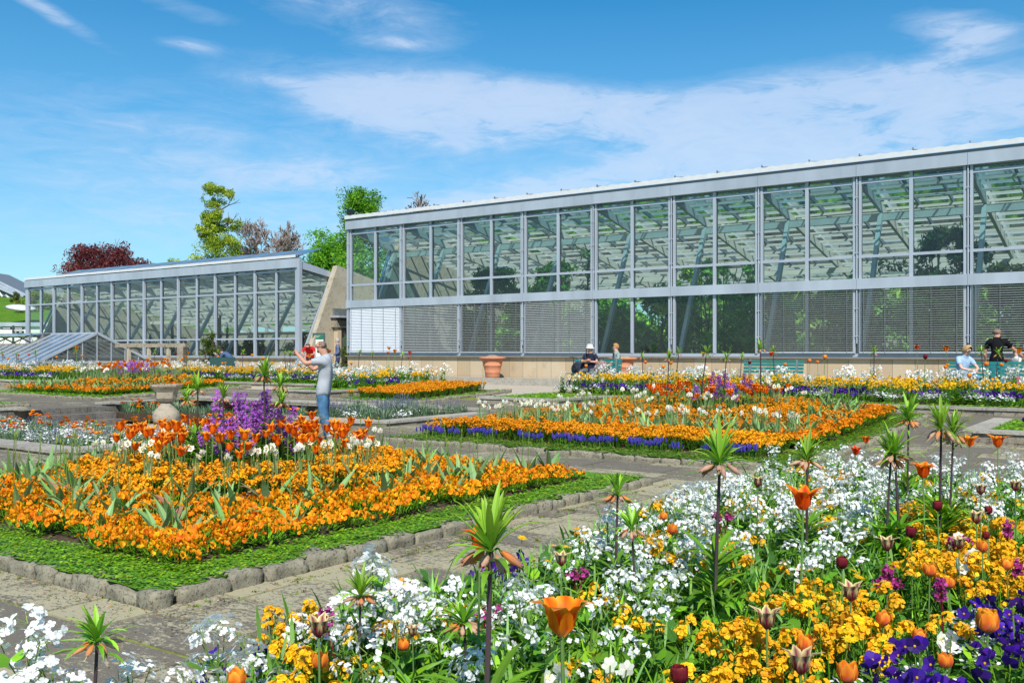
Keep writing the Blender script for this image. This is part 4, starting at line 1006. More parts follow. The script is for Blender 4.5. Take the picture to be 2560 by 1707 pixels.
def mk_berg(h=.42):
    b = MB(); b.mi = 0; f = MB(); red = (.20, .012, .03)
    for s_ in range(2):
        a = R.random()*6.28; p = Vector((.04*math.cos(a), .04*math.sin(a), h*R.uniform(.9, 1.05))); b.tube([(0, 0, 0), (p.x*.2, p.y*.2, h*.6), tuple(p)], [.006, .005, .004], 5, red, False)
        for k in range(24):
            d = rv().normalized(); flower(f, p+d*R.uniform(.012, .036), d, .012, jit(R.choice([(.42, .03, .22), (.30, .02, .12), (.5, .07, .3)]), .15), 5, .5, .6)
    for k in range(5): a = R.random()*6.28; b.leaf((0, 0, .02), (math.cos(a), math.sin(a), .7), .16, .10, jit(G1), G1, 1.2, 4, .2, (.4, .9, 1, .7, .05))
    return Proto('bergenia_plant', ('bergenia_plant', b), ('blossom', f))
berg = [mk_berg(), mk_berg(.36)]
def mk_daisy(h=.38):
    b = MB(); b.mi = 0; f = MB()
    for s_ in range(2):
        x, y, hh = R.gauss(0, .05), R.gauss(0, .05), h*R.uniform(.85, 1.1); b.tube([(0, 0, 0), (x*.6, y*.6, hh*.6), (x, y, hh)], .0022, 4, (.2, .34, .05), False)
        n_ = Vector((R.gauss(.1, .35), R.gauss(-.3, .35), 1)).normalized(); nn, aa, dd = basis(n_)
        for k in range(17):
            t = k*2*PI/17; u = aa*math.cos(t)+dd*math.sin(t); f.mi = 1; f.leaf((x, y, hh), u+n_*R.uniform(0, .2), .027*R.uniform(.9, 1.1), .008, (.90, .62, .01), None, .2, 2, 0, (.5, 1, .4), dd*math.cos(t)-aa*math.sin(t))
        f.ell((x, y, hh+.002), (.008, .008, .004), 7, 4, (.80, .42, .01))
    leafball(b, 8, .06, .1, .09, .06, [G1, G2], 0, .8, .6, 3)
    return Proto('yellow_daisy_plant', ('yellow_daisy_plant', b), ('blossom', f))
daisy = [mk_daisy() for _ in range(3)]
def mk_silver(h=.42, spikes=True, cols=((.26, .33, .22), (.20, .28, .17)), sp=(.12, .12, .22), r=.22):
    b = MB(); b.mi = 0
    for k in range(110):
        a = R.random()*6.28; rr = r*math.sqrt(R.random())*.6; b.leaf((rr*math.cos(a), rr*math.sin(a), h*R.random()*.6), (math.cos(a)*.6, math.sin(a)*.6, 1), h*.35, .018, jit(R.choice(cols)), None, .5, 2)
    f = MB(); f.mi = 1
    if spikes:
        for k in range(12):
            a = R.random()*6.28; rr = r*R.random(); p0 = Vector((rr*.4*math.cos(a), rr*.4*math.sin(a), h*.5)); p1 = Vector((rr*1.2*math.cos(a), rr*1.2*math.sin(a), h*R.uniform(1., 1.4))); f.tube([tuple(p0), tuple(p1)], .0022, 3, (.25, .3, .2), False)
            for q in range(4): f.ell(p1-Vector((0, 0, q*.035)), (.009, .009, .012), 5, 3, jit(sp, .3))
    return Proto('catmint_plant' if spikes else 'silver_shrub', ('foliage', b), *((('flower_spikes', f),) if spikes else ()))
catmint = [mk_silver(.36, True, ((.26, .36, .20), (.20, .32, .16)), (.16, .17, .30)) for _ in range(3)]; silver = [mk_silver(.5, False, ((.22, .33, .18), (.15, .27, .12))) for _ in range(3)]
def mk_ball(col, name='double_poppy_plant', n=5, h=.3, fr=.035):
    b = MB(); b.mi = 0; f = MB(); leafball(b, 26, .1, .1, .1, .03, [G1, (.12, .24, .09)])
    for k in range(n):
        x, y, hh = R.gauss(0, .08), R.gauss(0, .08), h*R.uniform(.75, 1.1); b.tube([(x*.4, y*.4, 0), (x, y, hh)], .0022, 4, G2, False)
        for q in range(3): flower(f, (x, y, hh+q*.006), Vector((R.gauss(.1, .2), R.gauss(-.2, .2), 1)), fr*(1-.2*q), jit(col, .1), 7, .5, .55)
    return Proto(name, (name, b), ('blossom', f))
poppy = [mk_ball((.88, .26, .01)) for _ in range(3)]; dpoppy = [mk_ball((.12, .008, .012)), mk_ball((.25, .01, .02))]

# ------------------------------------------------------------ placing
PLACED = {}
def put(proto, x, y, z, label, cat, group=None, sc=1., rz=None, tilt=(0, 0), key=None):
    if tilt == (0, 0): tilt = (R.gauss(0, .05), R.gauss(0, .05))
    PLACED.setdefault(key or proto.name, []).append((proto, x, y, z, label, cat, group, sc, R.random()*6.28 if rz is None else rz, tilt))
def proj(x, y, z):
    l = x*CR[0]+y*CR[1]; d = x*CF[0]+y*CF[1]
    if d < .3: return None
    return 1280+F*l/d, 878+F*(CZ-z)/d, d
def flush(limit=300):
    for key, L in PLACED.items():
        def score(e):
            p = proj(e[1], e[2], e[3]+.2)
            if p is None or p[0] < -120 or p[0] > 2680 or p[1] > 2000: return 1e3+(p[2] if p else 100)
            return p[2]
        L = [e for e in sorted(L, key=score) if score(e) < 1e3]
        for e in L[:limit]:
            proto, x, y, z, label, cat, group, sc, rz, tilt = e
            mk = proto.name in ('crown_imperial', 'tulip')
            if mk:
                o = link(proto.name, None, None, label, cat, group, loc=(x, y, z)); parts = list(zip(proto.parts, proto.meshes))
            else:
                o = link(proto.name, proto.meshes[0], None, label, cat, group, loc=(x, y, z)); parts = list(zip(proto.parts, proto.meshes))[1:]
            o.rotation_euler = (tilt[0], tilt[1], rz); o.scale = (sc, sc, sc) if not hasattr(sc, '__len__') else sc
            if mk: o.empty_display_size = .1
            for (pn, _), me in parts: link(pn, me, o)
        rest = L[limit:]
        if rest:
            VS = []; CS = []; LOOPS = []; LT = []; MI = []; off = 0
            for proto, x, y, z, label, cat, group, sc, rz, tilt in rest:
                Mx = Matrix.Translation((x, y, z)) @ Matrix.Rotation(rz, 4, 'Z') @ Matrix.Diagonal(((sc,)*3 if not hasattr(sc, '__len__') else tuple(sc))+(1,)); A = np.array(Mx)
                for pn, mb in proto.parts:
                    if not mb.v: continue
                    if not hasattr(mb, 'np'):
                        mb.np = (np.array(mb.v), np.array(mb.c), np.array([i for f in mb.f for i in f]), np.array([len(f) for f in mb.f]), np.array(mb.m))
                    v, c, lo, lt, mi = mb.np; VS.append(v @ A[:3, :3].T+A[:3, 3]); CS.append(c); LOOPS.append(lo+off); LT.append(lt); MI.append(mi); off += len(v)
            v = np.concatenate(VS); c = np.concatenate(CS); lo = np.concatenate(LOOPS); lt = np.concatenate(LT); mi = np.concatenate(MI)
            me = bpy.data.meshes.new(key+'_mass'); me.vertices.add(len(v)); me.vertices.foreach_set('co', v.ravel().astype(np.float32)); me.loops.add(len(lo)); me.loops.foreach_set('vertex_index', lo.astype(np.int32))
            me.polygons.add(len(lt)); me.polygons.foreach_set('loop_start', (np.cumsum(lt)-lt).astype(np.int32)); me.polygons.foreach_set('material_index', mi.astype(np.int32))
            for m_ in PM: me.materials.append(m_)
            at_ = me.color_attributes.new('Col', 'FLOAT_COLOR', 'POINT'); a = np.ones((len(v), 4), np.float32); a[:, :3] = c; at_.data.foreach_set('color', a.ravel()); me.update(calc_edges=True); me.validate()
            link(key, me, None, 'massed '+rest[0][5]+' plants filling the farther flower beds', rest[0][5], None, 'stuff')
        print(key, len(L), 'merged', len(rest))
def grid(x0, x1, y0, y1, sp, j=.38):
    ny = max(1, int((y1-y0)/(sp*.87))); nx = max(1, int((x1-x0)/sp))
    for b_ in range(ny+1):
        for a_ in range(nx+1):
            x = x0+(a_+.5*(b_ % 2))*sp+R.gauss(0, sp*j*.5); y = y0+b_*(y1-y0)/ny+R.gauss(0, sp*j*.4)
            if x0-.02 <= x <= x1+.02 and y0-.02 <= y <= y1+.02: yield x, y
def carpet(name, rects, sp, zf, label, cols=((.16, .37, .012), (.21, .46, .015), (.12, .29, .012), (.32, .46, .02)), L=.022, h=.05, W=.9, cat='ground cover', over=0):
    """mat forming plants: many small leaves following the ground with little humps"""
    b = MB(); b.mi = 0
    for x0, x1, y0, y1, dens in rects:
        nx_, ny_ = max(1, int((x1-x0)/.12)), max(1, int((y1-y0)/.12))
        for i in range(nx_):
            for j in range(ny_):
                q = []
                for a, c in ((i, j), (i+1, j), (i+1, j+1), (i, j+1)):
                    xx, yy_ = x0+(x1-x0)*a/nx_, y0+(y1-y0)*c/ny_; q.append((xx, yy_, zf(xx, yy_)+h*.35*(.5+.5*noise.noise(Vector((xx*7, yy_*7, 0))))))
                b.quad(*q, col=jit(cols[0], .1))
        for _ in range(int((x1-x0)*(y1-y0)*dens)):
            x, y = R.uniform(x0, x1), R.uniform(y0, y1); hump = .5+.5*noise.noise(Vector((x*7, y*7, 0)))+.3*noise.noise(Vector((x*25, y*25, 3)))
            z = zf(x, y)+h*max(.05, hump)*R.uniform(.6, 1.05); a = R.random()*6.28; ll = L*R.uniform(.7, 1.3)*sp
            b.leaf((x, y, z), (math.cos(a), math.sin(a), R.uniform(-.1, .45)), ll, ll*W, jit(R.choice(cols), .18), None, .3, 2)
    return b.build(name, PM, label=label, cat=cat, kind='stuff')
def where(x, y):
    p = proj(x, y, .3); D = p[2]
    d = 'nearest the camera' if D < 3.6 else 'in its nearer half' if D < 5.5 else 'in its middle' if D < 8 else 'at its far end'
    return d+(', left part' if p[0] < 1300 else ', right part' if p[0] > 2050 else ', centre')
def side_of(x, y, B):
    u, v = (x-B[0])/(B[1]-B[0]), (y-B[2])/(B[3]-B[2])
    return ('front ' if v < .33 else 'back ' if v > .67 else 'middle ')+('left' if u < .33 else 'right' if u > .67 else 'centre')
CROSS = 'crown imperials rising above the flowers'

# --- near orange bed
x0, x1, y0, y1 = BEDS['near']; mx, my, mr, mh = MOUND['near']
def zn(x, y): return bedz(x, y, .07, MOUND['near'])
carpet('creeping_sedum', [(x0+.15, x1-.05, y0+.05, y0+.54, 2700), (x1-.54, x1-.05, y0+.5, y1-.1, 2500), (x0+.2, x1-.1, y1-.5, y1-.1, 500)], 1.15, lambda x, y: g(y)+.085, 'bright green creeping mat along the stone edge of the near orange bed', h=.07)
def edge_d(x, y, B): return min(x-B[0], B[1]-x, y-B[2], B[3]-y)
lab = 'orange pansy plant in the near square bed, one of a dense carpet'
for x, y in grid(x0+.7, x1-.64, y0+.62, y1-.7, .24):
    r = math.hypot(x-mx, y-my)
    if r > 1.78+R.gauss(0, .06): put(R.choice(pansy), x, y, zn(x, y), 'orange pansy plant of the near square bed, '+side_of(x, y, BEDS['near']), 'pansy', 'orange pansies of the near bed', (1.15, 1.15, R.uniform(1.0, 1.6)), key='pansy_plant')
lab2 = 'blue green tulip leaves without flower between the orange pansies of the near bed'
for x, y in grid(x0+.8, x1-.85, y0+.85, y1-.75, .385, .7):
    r = math.hypot(x-mx, y-my)
    if r > 1.75: put(R.choice(tulfol), x, y, zn(x, y)+.02, 'tulip leaves without flower between orange pansies, near bed, '+side_of(x, y, BEDS['near']), 'tulip foliage', 'spent tulips of the near bed', R.uniform(1.25, 1.75), key='spent_tulip_plant')
for k in range(26):
    a = R.random()*6.28; r = R.uniform(1.7, 1.95); put(R.choice(tulfol), mx+r*math.cos(a), my+r*math.sin(a), zn(mx+r*math.cos(a), my+r*math.sin(a)), lab2, 'tulip foliage', 'spent tulips of the near bed', 1.2, key='spent_tulip_plant')
lab = 'orange wallflower plant in the ring at the middle of the near bed'
for x, y in grid(mx-1.85, mx+1.85, my-1.85, my+1.85, .19):
    r = math.hypot(x-mx, y-my)
    if .95 < r < 1.78: put(R.choice(owall), x, y, zn(x, y), 'orange wallflower in the ring of the near bed, '+side_of(x, y, (mx-1.8, mx+1.8, my-1.8, my+1.8))+' of the ring', 'wallflower', 'orange wallflowers of the near bed', R.uniform(.85, 1.1), key='orange_wallflower')
for k in range(135):
    a = R.random()*6.28; r = R.uniform(.62, 1.42); x, y = mx+r*math.cos(a), my+r*math.sin(a)
    put(R.choice(TUL['ring']), x, y, zn(x, y)+R.uniform(.0, .05), 'orange lily flowered tulip in the ring round the purple honesty, near bed', 'tulip', 'orange tulips of the near bed', R.uniform(1.25, 1.65), key='tulip')
for k in range(46):
    a = R.random()*6.28; r = R.uniform(.9, 1.62); x, y = mx+r*math.cos(a), my+r*math.sin(a)
    put(R.choice(daff), x, y, zn(x, y)+.02, 'white daffodil among the orange wallflowers of the near bed', 'daffodil', 'white daffodils of the near bed', R.uniform(.95, 1.15), key='daffodil')
for x, y in grid(mx-.7, mx+.7, my-.7, my+.7, .25):
    if math.hypot(x-mx, y-my) < .56: put(R.choice(purple), x, y, zn(x, y), 'tall purple honesty in the very middle of the near orange bed', 'honesty', 'purple honesty of the near bed', R.choice((.55, .65, .8, 1.0)), key='purple_honesty')
for px_, h_, D_, w_ in ((497, .98, 10.3, 'left of the purple honesty'), (563, .9, 10.1, 'before the purple honesty'), (660, 1.12, 10.4, 'tallest right of the purple honesty'), (690, 1.0, 10.9, 'right behind the tall one'), (478, .86, 10.6, 'leftmost of the near bed'), (700, .85, 10.1, 'rightmost of the near bed')):
    x, y = atd(px_, D_); put(R.choice(crown), x, y, zn(x, y), 'crown imperial with green leaf tuft, '+w_, 'crown imperial', CROSS, h_, key='crown_imperial')
leafy = MB(); leafball(leafy, 500, .72, .45, .2, .02, [G1, G2, G3], 0, 1.1, 1.2, 3)
leafy.build('strap_leaves', PM, label='mass of strap leaves under the purple honesty of the near bed', cat='ground cover', kind='stuff', loc=(mx, my, zn(mx, my)))
# --- right bed
x0, x1, y0, y1 = BEDS['right']; mx, my, mr, mh = MOUND['right']
def zr_(x, y): return bedz(x, y, .07, MOUND['right'])
carpet('creeping_sedum', [(x0+.06, x1-.06, y0+.03, y0+.66, 1500), (x1-.6, x1-.08, y0+.6, y1-.1, 900), (x0+.1, x0+.5, y0+.6, y1-.2, 400)], 1.5, lambda x, y: g(y)+.07, 'green creeping mat along the stone edge of the orange and blue bed', ((.12, .28, .012), (.17, .36, .015), (.24, .34, .03), (.09, .22, .01)), h=.08)
for x, y in grid(x0+.40, x1-.7, y0+.74, y0+.80, .14):
  if noise.noise(Vector((x*2.3, 0, 4))) > -.3: put(R.choice(musc), x, y, zr_(x, y), 'blue grape hyacinth clump in the row before the orange wallflowers', 'grape hyacinth', 'grape hyacinths in a row', R.uniform(1.0, 1.35), key='grape_hyacinth')
for x, y in grid(x0+.35, x1-.6, y0+.95, y1-.7, .215):
    r = math.hypot(x-mx, y-my)
    if y < y0+2.1 or r < 2.15 and r > 1.15 or (x < x0+2.0 and y < y0+5): put(R.choice(owall), x, y, zr_(x, y), 'orange wallflower plant of the wide right bed', 'wallflower', 'orange wallflowers of the right bed', R.uniform(.9, 1.15), key='orange_wallflower')
    elif r >= 2.1: put(R.choice(pansy), x, y, zr_(x, y)+.05, 'orange pansy plant behind the wallflowers of the wide right bed', 'pansy', 'orange pansies of the right bed', 1.45, key='pansy_plant')
for x, y in grid(x0+1.0, x1-.8, y0+2.1, y1-.7, .40, .8):
    if math.hypot(x-mx, y-my) > 2.1: put(R.choice(tulfol), x, y, zr_(x, y)+.08, 'grey green tulip leaves among the orange of the wide right bed', 'tulip foliage', 'spent tulips of the right bed', R.uniform(1.5, 1.9), key='spent_tulip_plant')
for k in range(90):
    if R.random() < .5: x, y = R.uniform(x0+.6, x1-.8), y0+R.uniform(2.3, 2.9)
    elif R.random() < .4: x, y = R.uniform(x0+.6, x0+1.2), R.uniform(y0+1.5, y1-2)
    else: a = R.random()*6.28; r = R.uniform(1.2, 1.8); x, y = mx+r*math.cos(a), my+r*math.sin(a)
    put(R.choice(daff), x, y, zr_(x, y)+.05, 'cream daffodil among the orange flowers of the wide right bed', 'daffodil', 'daffodils of the right bed', R.uniform(1.0, 1.3), key='daffodil')
for k in range(85):
    a = R.random()*6.28; r = R.uniform(.6, 1.45); x, y = mx+r*math.cos(a), my+r*math.sin(a)
    put(R.choice(TUL['ring']), x, y, zr_(x, y)+.02, 'orange tulip in the ring at the middle of the wide right bed', 'tulip', 'orange tulips of the right bed', R.uniform(1.4, 1.65), key='tulip')
for x, y in grid(mx-.5, mx+.5, my-.5, my+.5, .36): put(R.choice(purple), x, y, zr_(x, y), 'purple honesty in the middle of the wide right bed', 'honesty', 'purple honesty of the right bed', R.uniform(.6, .9), key='purple_honesty')
for k, dx in enumerate((-.9, -.3, .35, .8)): put(R.choice(crown_far), mx+dx, my+R.gauss(0, .3), zr_(mx, my), 'crown imperial at the middle of the wide right bed, %s from the left' % ('first', 'second', 'third', 'fourth')[k], 'crown imperial', CROSS, R.uniform(1.0, 1.2), key='crown_imperial')
# --- left bed
x0, x1, y0, y1 = BEDS['left']; mx, my, mr, mh = MOUND['left']
def zl(x, y): return bedz(x, y, .07, MOUND['left'])
carpet('creeping_sedum', [(x0+.1, x1-.1, y0+.05, y0+.7, 420), (x1-.7, x1-.1, y0+.6, y1, 300)], 3, lambda x, y: g(y)+.07, 'green creeping edge of the far left orange bed beyond the urn', h=.07)
for x, y in grid(x0+.7, x1-.75, y0+.75, y1-.6, .30):
    r = math.hypot(x-mx, y-my)
    if r > 2.0: put(R.choice(pansy), x, y, zl(x, y)+.02, 'orange pansy plant of the far left bed beyond the urn', 'pansy', 'orange pansies of the far left bed', 1.75, key='pansy_plant')
    elif r > 1.3: put(R.choice(owall), x, y, zl(x, y), 'orange wallflower plant of the far left bed', 'wallflower', 'orange wallflowers of the far left bed', 1.3, key='orange_wallflower')
    elif r > .6: put(R.choice(TUL['ring']), x, y, zl(x, y)+.15, 'orange tulip at the middle of the far left bed', 'tulip', 'orange tulips of the far left bed', R.uniform(1.6, 1.9), key='tulip')
    else: put(R.choice(purple_far), x, y, zl(x, y), 'purple honesty in the middle of the far left bed', 'honesty', 'purple honesty of the far left bed', 1.0, key='purple_honesty')
    if r > 1.9 and R.random() < .42: put(R.choice(tulfol), x, y, zl(x, y)+.1, 'tulip leaves among the orange of the far left bed', 'tulip foliage', 'spent tulips of the far left bed', 1.7, key='spent_tulip_plant')
    if 1.1 < r < 1.9 and R.random() < .3: put(R.choice(daff), x, y, zl(x, y)+.1, 'white daffodil of the far left bed', 'daffodil', 'daffodils of the far left bed', 1.5, key='daffodil')
# --- strip bed and left edge bed
carpet('creeping_sedum', [(-20.3, -17.1, 19.45, 20.0, 420), (-17.6, -17.05, 19.9, 23.9, 300), (-20.3, -19.9, 20, 24, 150)], 2.6, lambda x, y: g(y)+.04, 'green creeping edge of the small orange strip bed', h=.06)
for x, y in grid(-20.0, -17.7, 20.0, 23.7, .22): put(R.choice(owall), x, y, g(y)+.05, 'orange wallflower plant of the small strip bed before the gravel walk', 'wallflower', 'orange wallflowers of the strip bed', 1.0, key='orange_wallflower')
carpet('creeping_sedum', [(-35, -27.2, 13.5, 14.1, 300), (-27.7, -27.2, 9, 13.6, 300)], 2.6, lambda x, y: g(y)+.07, 'green creeping edge of the bed at the left frame edge', h=.06)
for x, y in grid(-34, -27.9, 9.5, 13.4, .34): put(R.choice(pansy if x < -28.6 else blue_viola if R.random() < .8 else pansy), x, y, .1, 'pansy plant in the bed at the left frame edge', 'pansy', 'pansies at the left edge', 1.7, key='pansy_plant' if x < -28.6 else 'violet_plant')

# --- borders along the terrace
def border(x0, x1, y0, y1, z, where_, wgap=None, sp=.36, pur=True):
    yw = y1-y0; where = where_
    def seg(x): u = (x-x0)/(x1-x0); return ', '+('left end' if u < .2 else 'mid left' if u < .45 else 'middle' if u < .6 else 'mid right' if u < .8 else 'right end')
    carpet('creeping_sedum', [(x0, x1, y0, y0+.55, 300)], 3, lambda x, y: z, 'green creeping strip on the wall top before the '+where, h=.06)
    for x, y in grid(x0+.1, x1-.1, y0+.55, y1, sp):
        t = (y-y0-.5)/(yw-.5); n_ = noise.noise(Vector((x*.8, y*.9, 2)))*1.0+noise.noise(Vector((x*1.9, y*1.9, 8)))*.9+R.gauss(0, .12); n_ *= 1.5
        if wgap and wgap(x, y): continue
        if t < .26+n_*.25:
            if n_ > -.08: put(R.choice(viola), x, y, z, 'purple violets at the front of the '+where+seg(x), 'violet', 'violets of the '+where, R.uniform(1.7, 2.2), key='violet_plant')
            else: put(R.choice(candy), x, y, z, 'low white candytuft at the front of the '+where, 'candytuft', 'candytuft of the '+where, R.uniform(1.9, 2.4), key='candytuft_plant')
        elif t < .58+n_*.5: put(R.choice(ywall_far), x, y, z, 'yellow wallflower plant of the '+where+seg(x), 'wallflower', 'yellow wallflowers of the '+where, R.uniform(.85, 1.15), key='yellow_wallflower')
        elif R.random() < .38: put(R.choice(honesty_green), x, y, z, 'leafy green honesty at the back of the '+where+seg(x), 'honesty', 'leafy honesty of the '+where, R.uniform(.8, 1.1), key='green_honesty')
        else: put(R.choice(honesty_far), x, y, z, 'white honesty at the back of the '+where+seg(x), 'honesty', 'white honesty of the '+where, R.uniform(.8, 1.3), key='white_honesty')
    n = int((x1-x0)*1.6)
    for k in range(n):
        x = R.uniform(x0, x1); t = R.random(); y = y0+.8+(yw-1)*t; kd = R.choice(['cup', 'cup', 'red', 'lily', 'maroon', 'cup', 'lily'])
        put(R.choice(TUL[kd]), x, y, z+.12+.25*t, {'cup': 'orange cup shaped', 'red': 'red', 'lily': 'orange red pointed', 'maroon': 'dark maroon'}[kd]+' tulip scattered in the '+where, 'tulip', 'tulips of the '+where, R.uniform(1.3, 1.9), key='tulip')
    for k in range(int((x1-x0)*.55)):
        x = x0+(k+R.random())/.55; y = y1-R.uniform(.1, 1.0)
        if x < x1: put(R.choice(crown_far), x, y, z, 'crown imperial tuft standing over the '+where, 'crown imperial', 'crown imperials of the '+where, R.uniform(.95, 1.12), key='crown_imperial')
border(-14.75, 4.5, 22.1, 25.7, .39, 'border under the tall greenhouse')
border(-37.9, -21.2, 23.65, 26.2, .39, 'mixed border under the lower greenhouse')
border(-56, -38.1, 20.0, 23.2, .39, 'mixed border before the small glasshouse')
carpet('creeping_sedum', [(-14.75, -12.85, 19.75, 22.1, 300), (-22.9, -21.1, 19.95, 23.7, 300)], 3, lambda x, y: .39, 'green creeping mat on the projecting wall corners by the gravel walk', h=.06)
for x, y in grid(-22.8, -21.3, 21.2, 23.6, .36):
    p = R.choice(honesty_far if x < -21.9 else viola if R.random() < .6 else ywall_far); put(p, x, y, .39, {'honesty_plant': 'white honesty plant', 'violet_plant': 'purple violet plant', 'yellow_wallflower': 'yellow wallflower plant'}[p.name]+' on the left wall corner by the gravel walk', 'corner plant', 'plants of the left wall corner', 1.0 if p.name == 'honesty_plant' else 1.8 if p.name == 'violet_plant' else 1, key={'honesty_plant': 'white_honesty', 'violet_plant': 'violet_plant', 'yellow_wallflower': 'yellow_wallflower'}[p.name])
# bed at the right frame edge
carpet('creeping_sedum', [(-2.6, 4, 17.45, 18.0, 500), (-2.6, -2.1, 18, 20.4, 500)], 2.3, lambda x, y: .27, 'green creeping edge of the pansy bed at the right frame edge', h=.06)
for x, y in grid(-2.0, 4, 18.0, 20.3, .26): put(R.choice(viola if noise.noise(Vector((x, y, 0))) > -.2 else pansy), x, y, .27, 'violet or pansy plant in the small bed at the right frame edge', 'violet', 'violets of the right edge bed', 1.6, key='violet_plant')
# --- sunken court planting
def court(x0, x1, y0, y1, z, lst, sp, tag_):
    for x, y in grid(x0, x1, y0, y1, sp):
        pr, lab, cat, sc, key = R.choice(lst); put(R.choice(pr), x, y, z, lab+' '+tag_, cat, cat+' '+tag_, sc*R.uniform(.8, 1.2), key=key)
cl = [(silver, 'silvery green shrublet', 'silver shrub', .7, 'silver_shrub'), (candy, 'low white candytuft', 'candytuft', 2.0, 'candytuft_plant'), (candy, 'low white candytuft', 'candytuft', 2.2, 'candytuft_plant'), (poppy, 'orange double poppy plant', 'poppy', 1.2, 'double_poppy_plant'), (catmint, 'catmint with dusky spikes', 'catmint', .75, 'catmint_plant')]
court(CX0+.4, CX1-.4, CY0+.35, 10.2, -.06, cl, .36, 'on the near side of the sunken court')
court(-16.1, CX1-.35, 10.4, 12.1, -.07, cl, .34, 'at the right side of the sunken court')
court(-17.0, -14.2, 15.0, CY1-.2, .02, [(catmint, 'catmint with dusky blue spikes', 'catmint', .9, 'catmint_plant'), (silver, 'silvery green shrublet', 'silver shrub', .7, 'silver_shrub'), (candy, 'low white candytuft', 'candytuft', 1.8, 'candytuft_plant')], .40, 'in the kerbed bed behind the standing man')
court(CX0+.3, -24.3, 15.9, CY1-.1, CFL+.08, [(silver, 'silvery green shrublet', 'silver shrub', 1.2, 'silver_shrub'), (poppy, 'orange double poppy plant', 'poppy', 1.6, 'double_poppy_plant')], .4, 'beside the court steps')
court(-24.2, -17.4, 17.0, CY1-.1, CFL+.08, [(silver, 'silvery green shrublet', 'silver shrub', 1.1, 'silver_shrub'), (silver, 'silvery green shrublet', 'silver shrub', 1.0, 'silver_shrub'), (poppy, 'orange double poppy plant', 'poppy', 1.5, 'double_poppy_plant'), (dpoppy, 'dark red double poppy plant', 'poppy', 1.5, 'double_poppy_plant'), (candy, 'low white candytuft', 'candytuft', 2.0, 'candytuft_plant')], .4, 'at the foot of the far court wall')

# --- the mixed bed close to the camera
ENV = [(-400, 2200), (560, 1720), (640, 1640), (850, 1400), (1000, 1420), (1300, 1415), (1400, 1330), (1480, 1270), (1600, 1225), (1800, 1165), (2000, 1085), (2300, 1085), (2560, 1110), (4000, 1110)]
SEEDS = {'W': [(900, 1420), (1100, 1430), (1250, 1500), (1450, 1450), (1550, 1330), (1700, 1330), (1650, 1430), (1900, 1200), (2050, 1150), (2100, 1280), (2250, 1130), (2400, 1120), (2450, 1200), (2000, 1250), (1000, 1560), (1350, 1420), (1800, 1280), (1560, 1250), (2180, 1200), (1130, 1560)],
         'Y': [(880, 1660), (1000, 1650), (1130, 1670), (1700, 1650), (1600, 1600), (1800, 1560), (1950, 1520), (2100, 1450), (2050, 1400), (2150, 1380), (2300, 1240), (2480, 1260), (2350, 1330), (1900, 1480), (2300, 1400), (1280, 1690), (1450, 1690), (1900, 1420), (2450, 1330)],
         'V': [(1800, 1640), (2030, 1680), (2200, 1640), (2480, 1500), (2530, 1560), (2300, 1690), (2260, 1500), (2530, 1420), (1870, 1690)],
         'K': [(2160, 1580), (2300, 1500), (2250, 1620), (2400, 1640), (2450, 1400), (2380, 1560)],
         'G': [(1600, 1480), (2420, 1500), (2340, 1380), (1840, 1330), (2230, 1290), (1250, 1590), (1700, 1540), (1400, 1560), (1350, 1620), (1990, 1590), (1530, 1520), (1850, 1380), (2150, 1320)]}
def env(px_):
    for (a, ya), (c, yc) in zip(ENV[:-1], ENV[1:]):
        if a <= px_ < c: return ya+(yc-ya)*(px_-a)/(c-a)
    return 1110
def zone(px_, py_):
    return min(((px_-a)**2+((py_-c)*1.6)**2+R.gauss(0, 2500), k) for k, L in SEEDS.items() for a, c in L)[1]
Z0 = .06
ST = []
for x, y in grid(-3.4, -.45, 1.2, 10.05, .155, .6):
    best = None
    for h_ in (.6, .45, .3, .14):
        p = proj(x, y, Z0+h_)
        if p is None or p[2] < 1.4: continue
        if p[1] >= env(p[0]): best = (h_, p); break
    if not best: continue
    h_, p = best
    if p[0] < -100 or p[0] > 2700 or p[1] > 1900: continue
    k = zone(p[0], p[1]); lab = 'foreground bed, '+where(x, y); r_ = R.random()
    if k == 'W' and h_ >= .4 and r_ < .25: put(R.choice(honesty if h_ > .5 else honesty_low), x, y, Z0, 'white honesty plant of the '+lab, 'honesty', 'white honesty close by', R.uniform(.88, 1.02), key='white_honesty')
    elif k == 'W' and h_ >= .4 and r_ < .33: put(R.choice(ywall), x, y, Z0, 'golden yellow wallflower plant of the '+lab, 'wallflower', 'golden wallflowers close by', R.uniform(.85, 1.05), key='yellow_wallflower')
    elif k == 'Y' and h_ >= .3 and r_ < .48: put(R.choice(ywall), x, y, Z0, 'golden yellow wallflower plant of the '+lab, 'wallflower', 'golden wallflowers close by', R.uniform(.85, 1.05), key='yellow_wallflower')
    elif k == 'V' and r_ > .82: put(R.choice(tulfol), x, y, Z0, 'tulip leaves without flower in the foreground bed, lower right', 'tulip foliage', 'tulip leaves close by', 1.25, key='spent_near')
    elif (k == 'V' and r_ < .5) or (h_ < .2 and r_ < .25): put(R.choice(viola), x, y, Z0+(.17 if h_ > .2 else .06), 'deep purple violet plant of the '+lab, 'violet', 'violets close by', R.uniform(1.15, 1.45), key='violet_plant')
    elif k in 'KV' or (h_ < .2 and r_ < .5): put(R.choice(candy if R.random() < .8 else forget), x, y, Z0+(.15 if h_ > .2 else .05), 'small pale ground flower of the '+lab, 'candytuft', 'low small flowers close by', R.uniform(1., 1.3), key='candytuft_plant')
    else: ST.append((x, y, h_))
b = MB()
leafmb = []
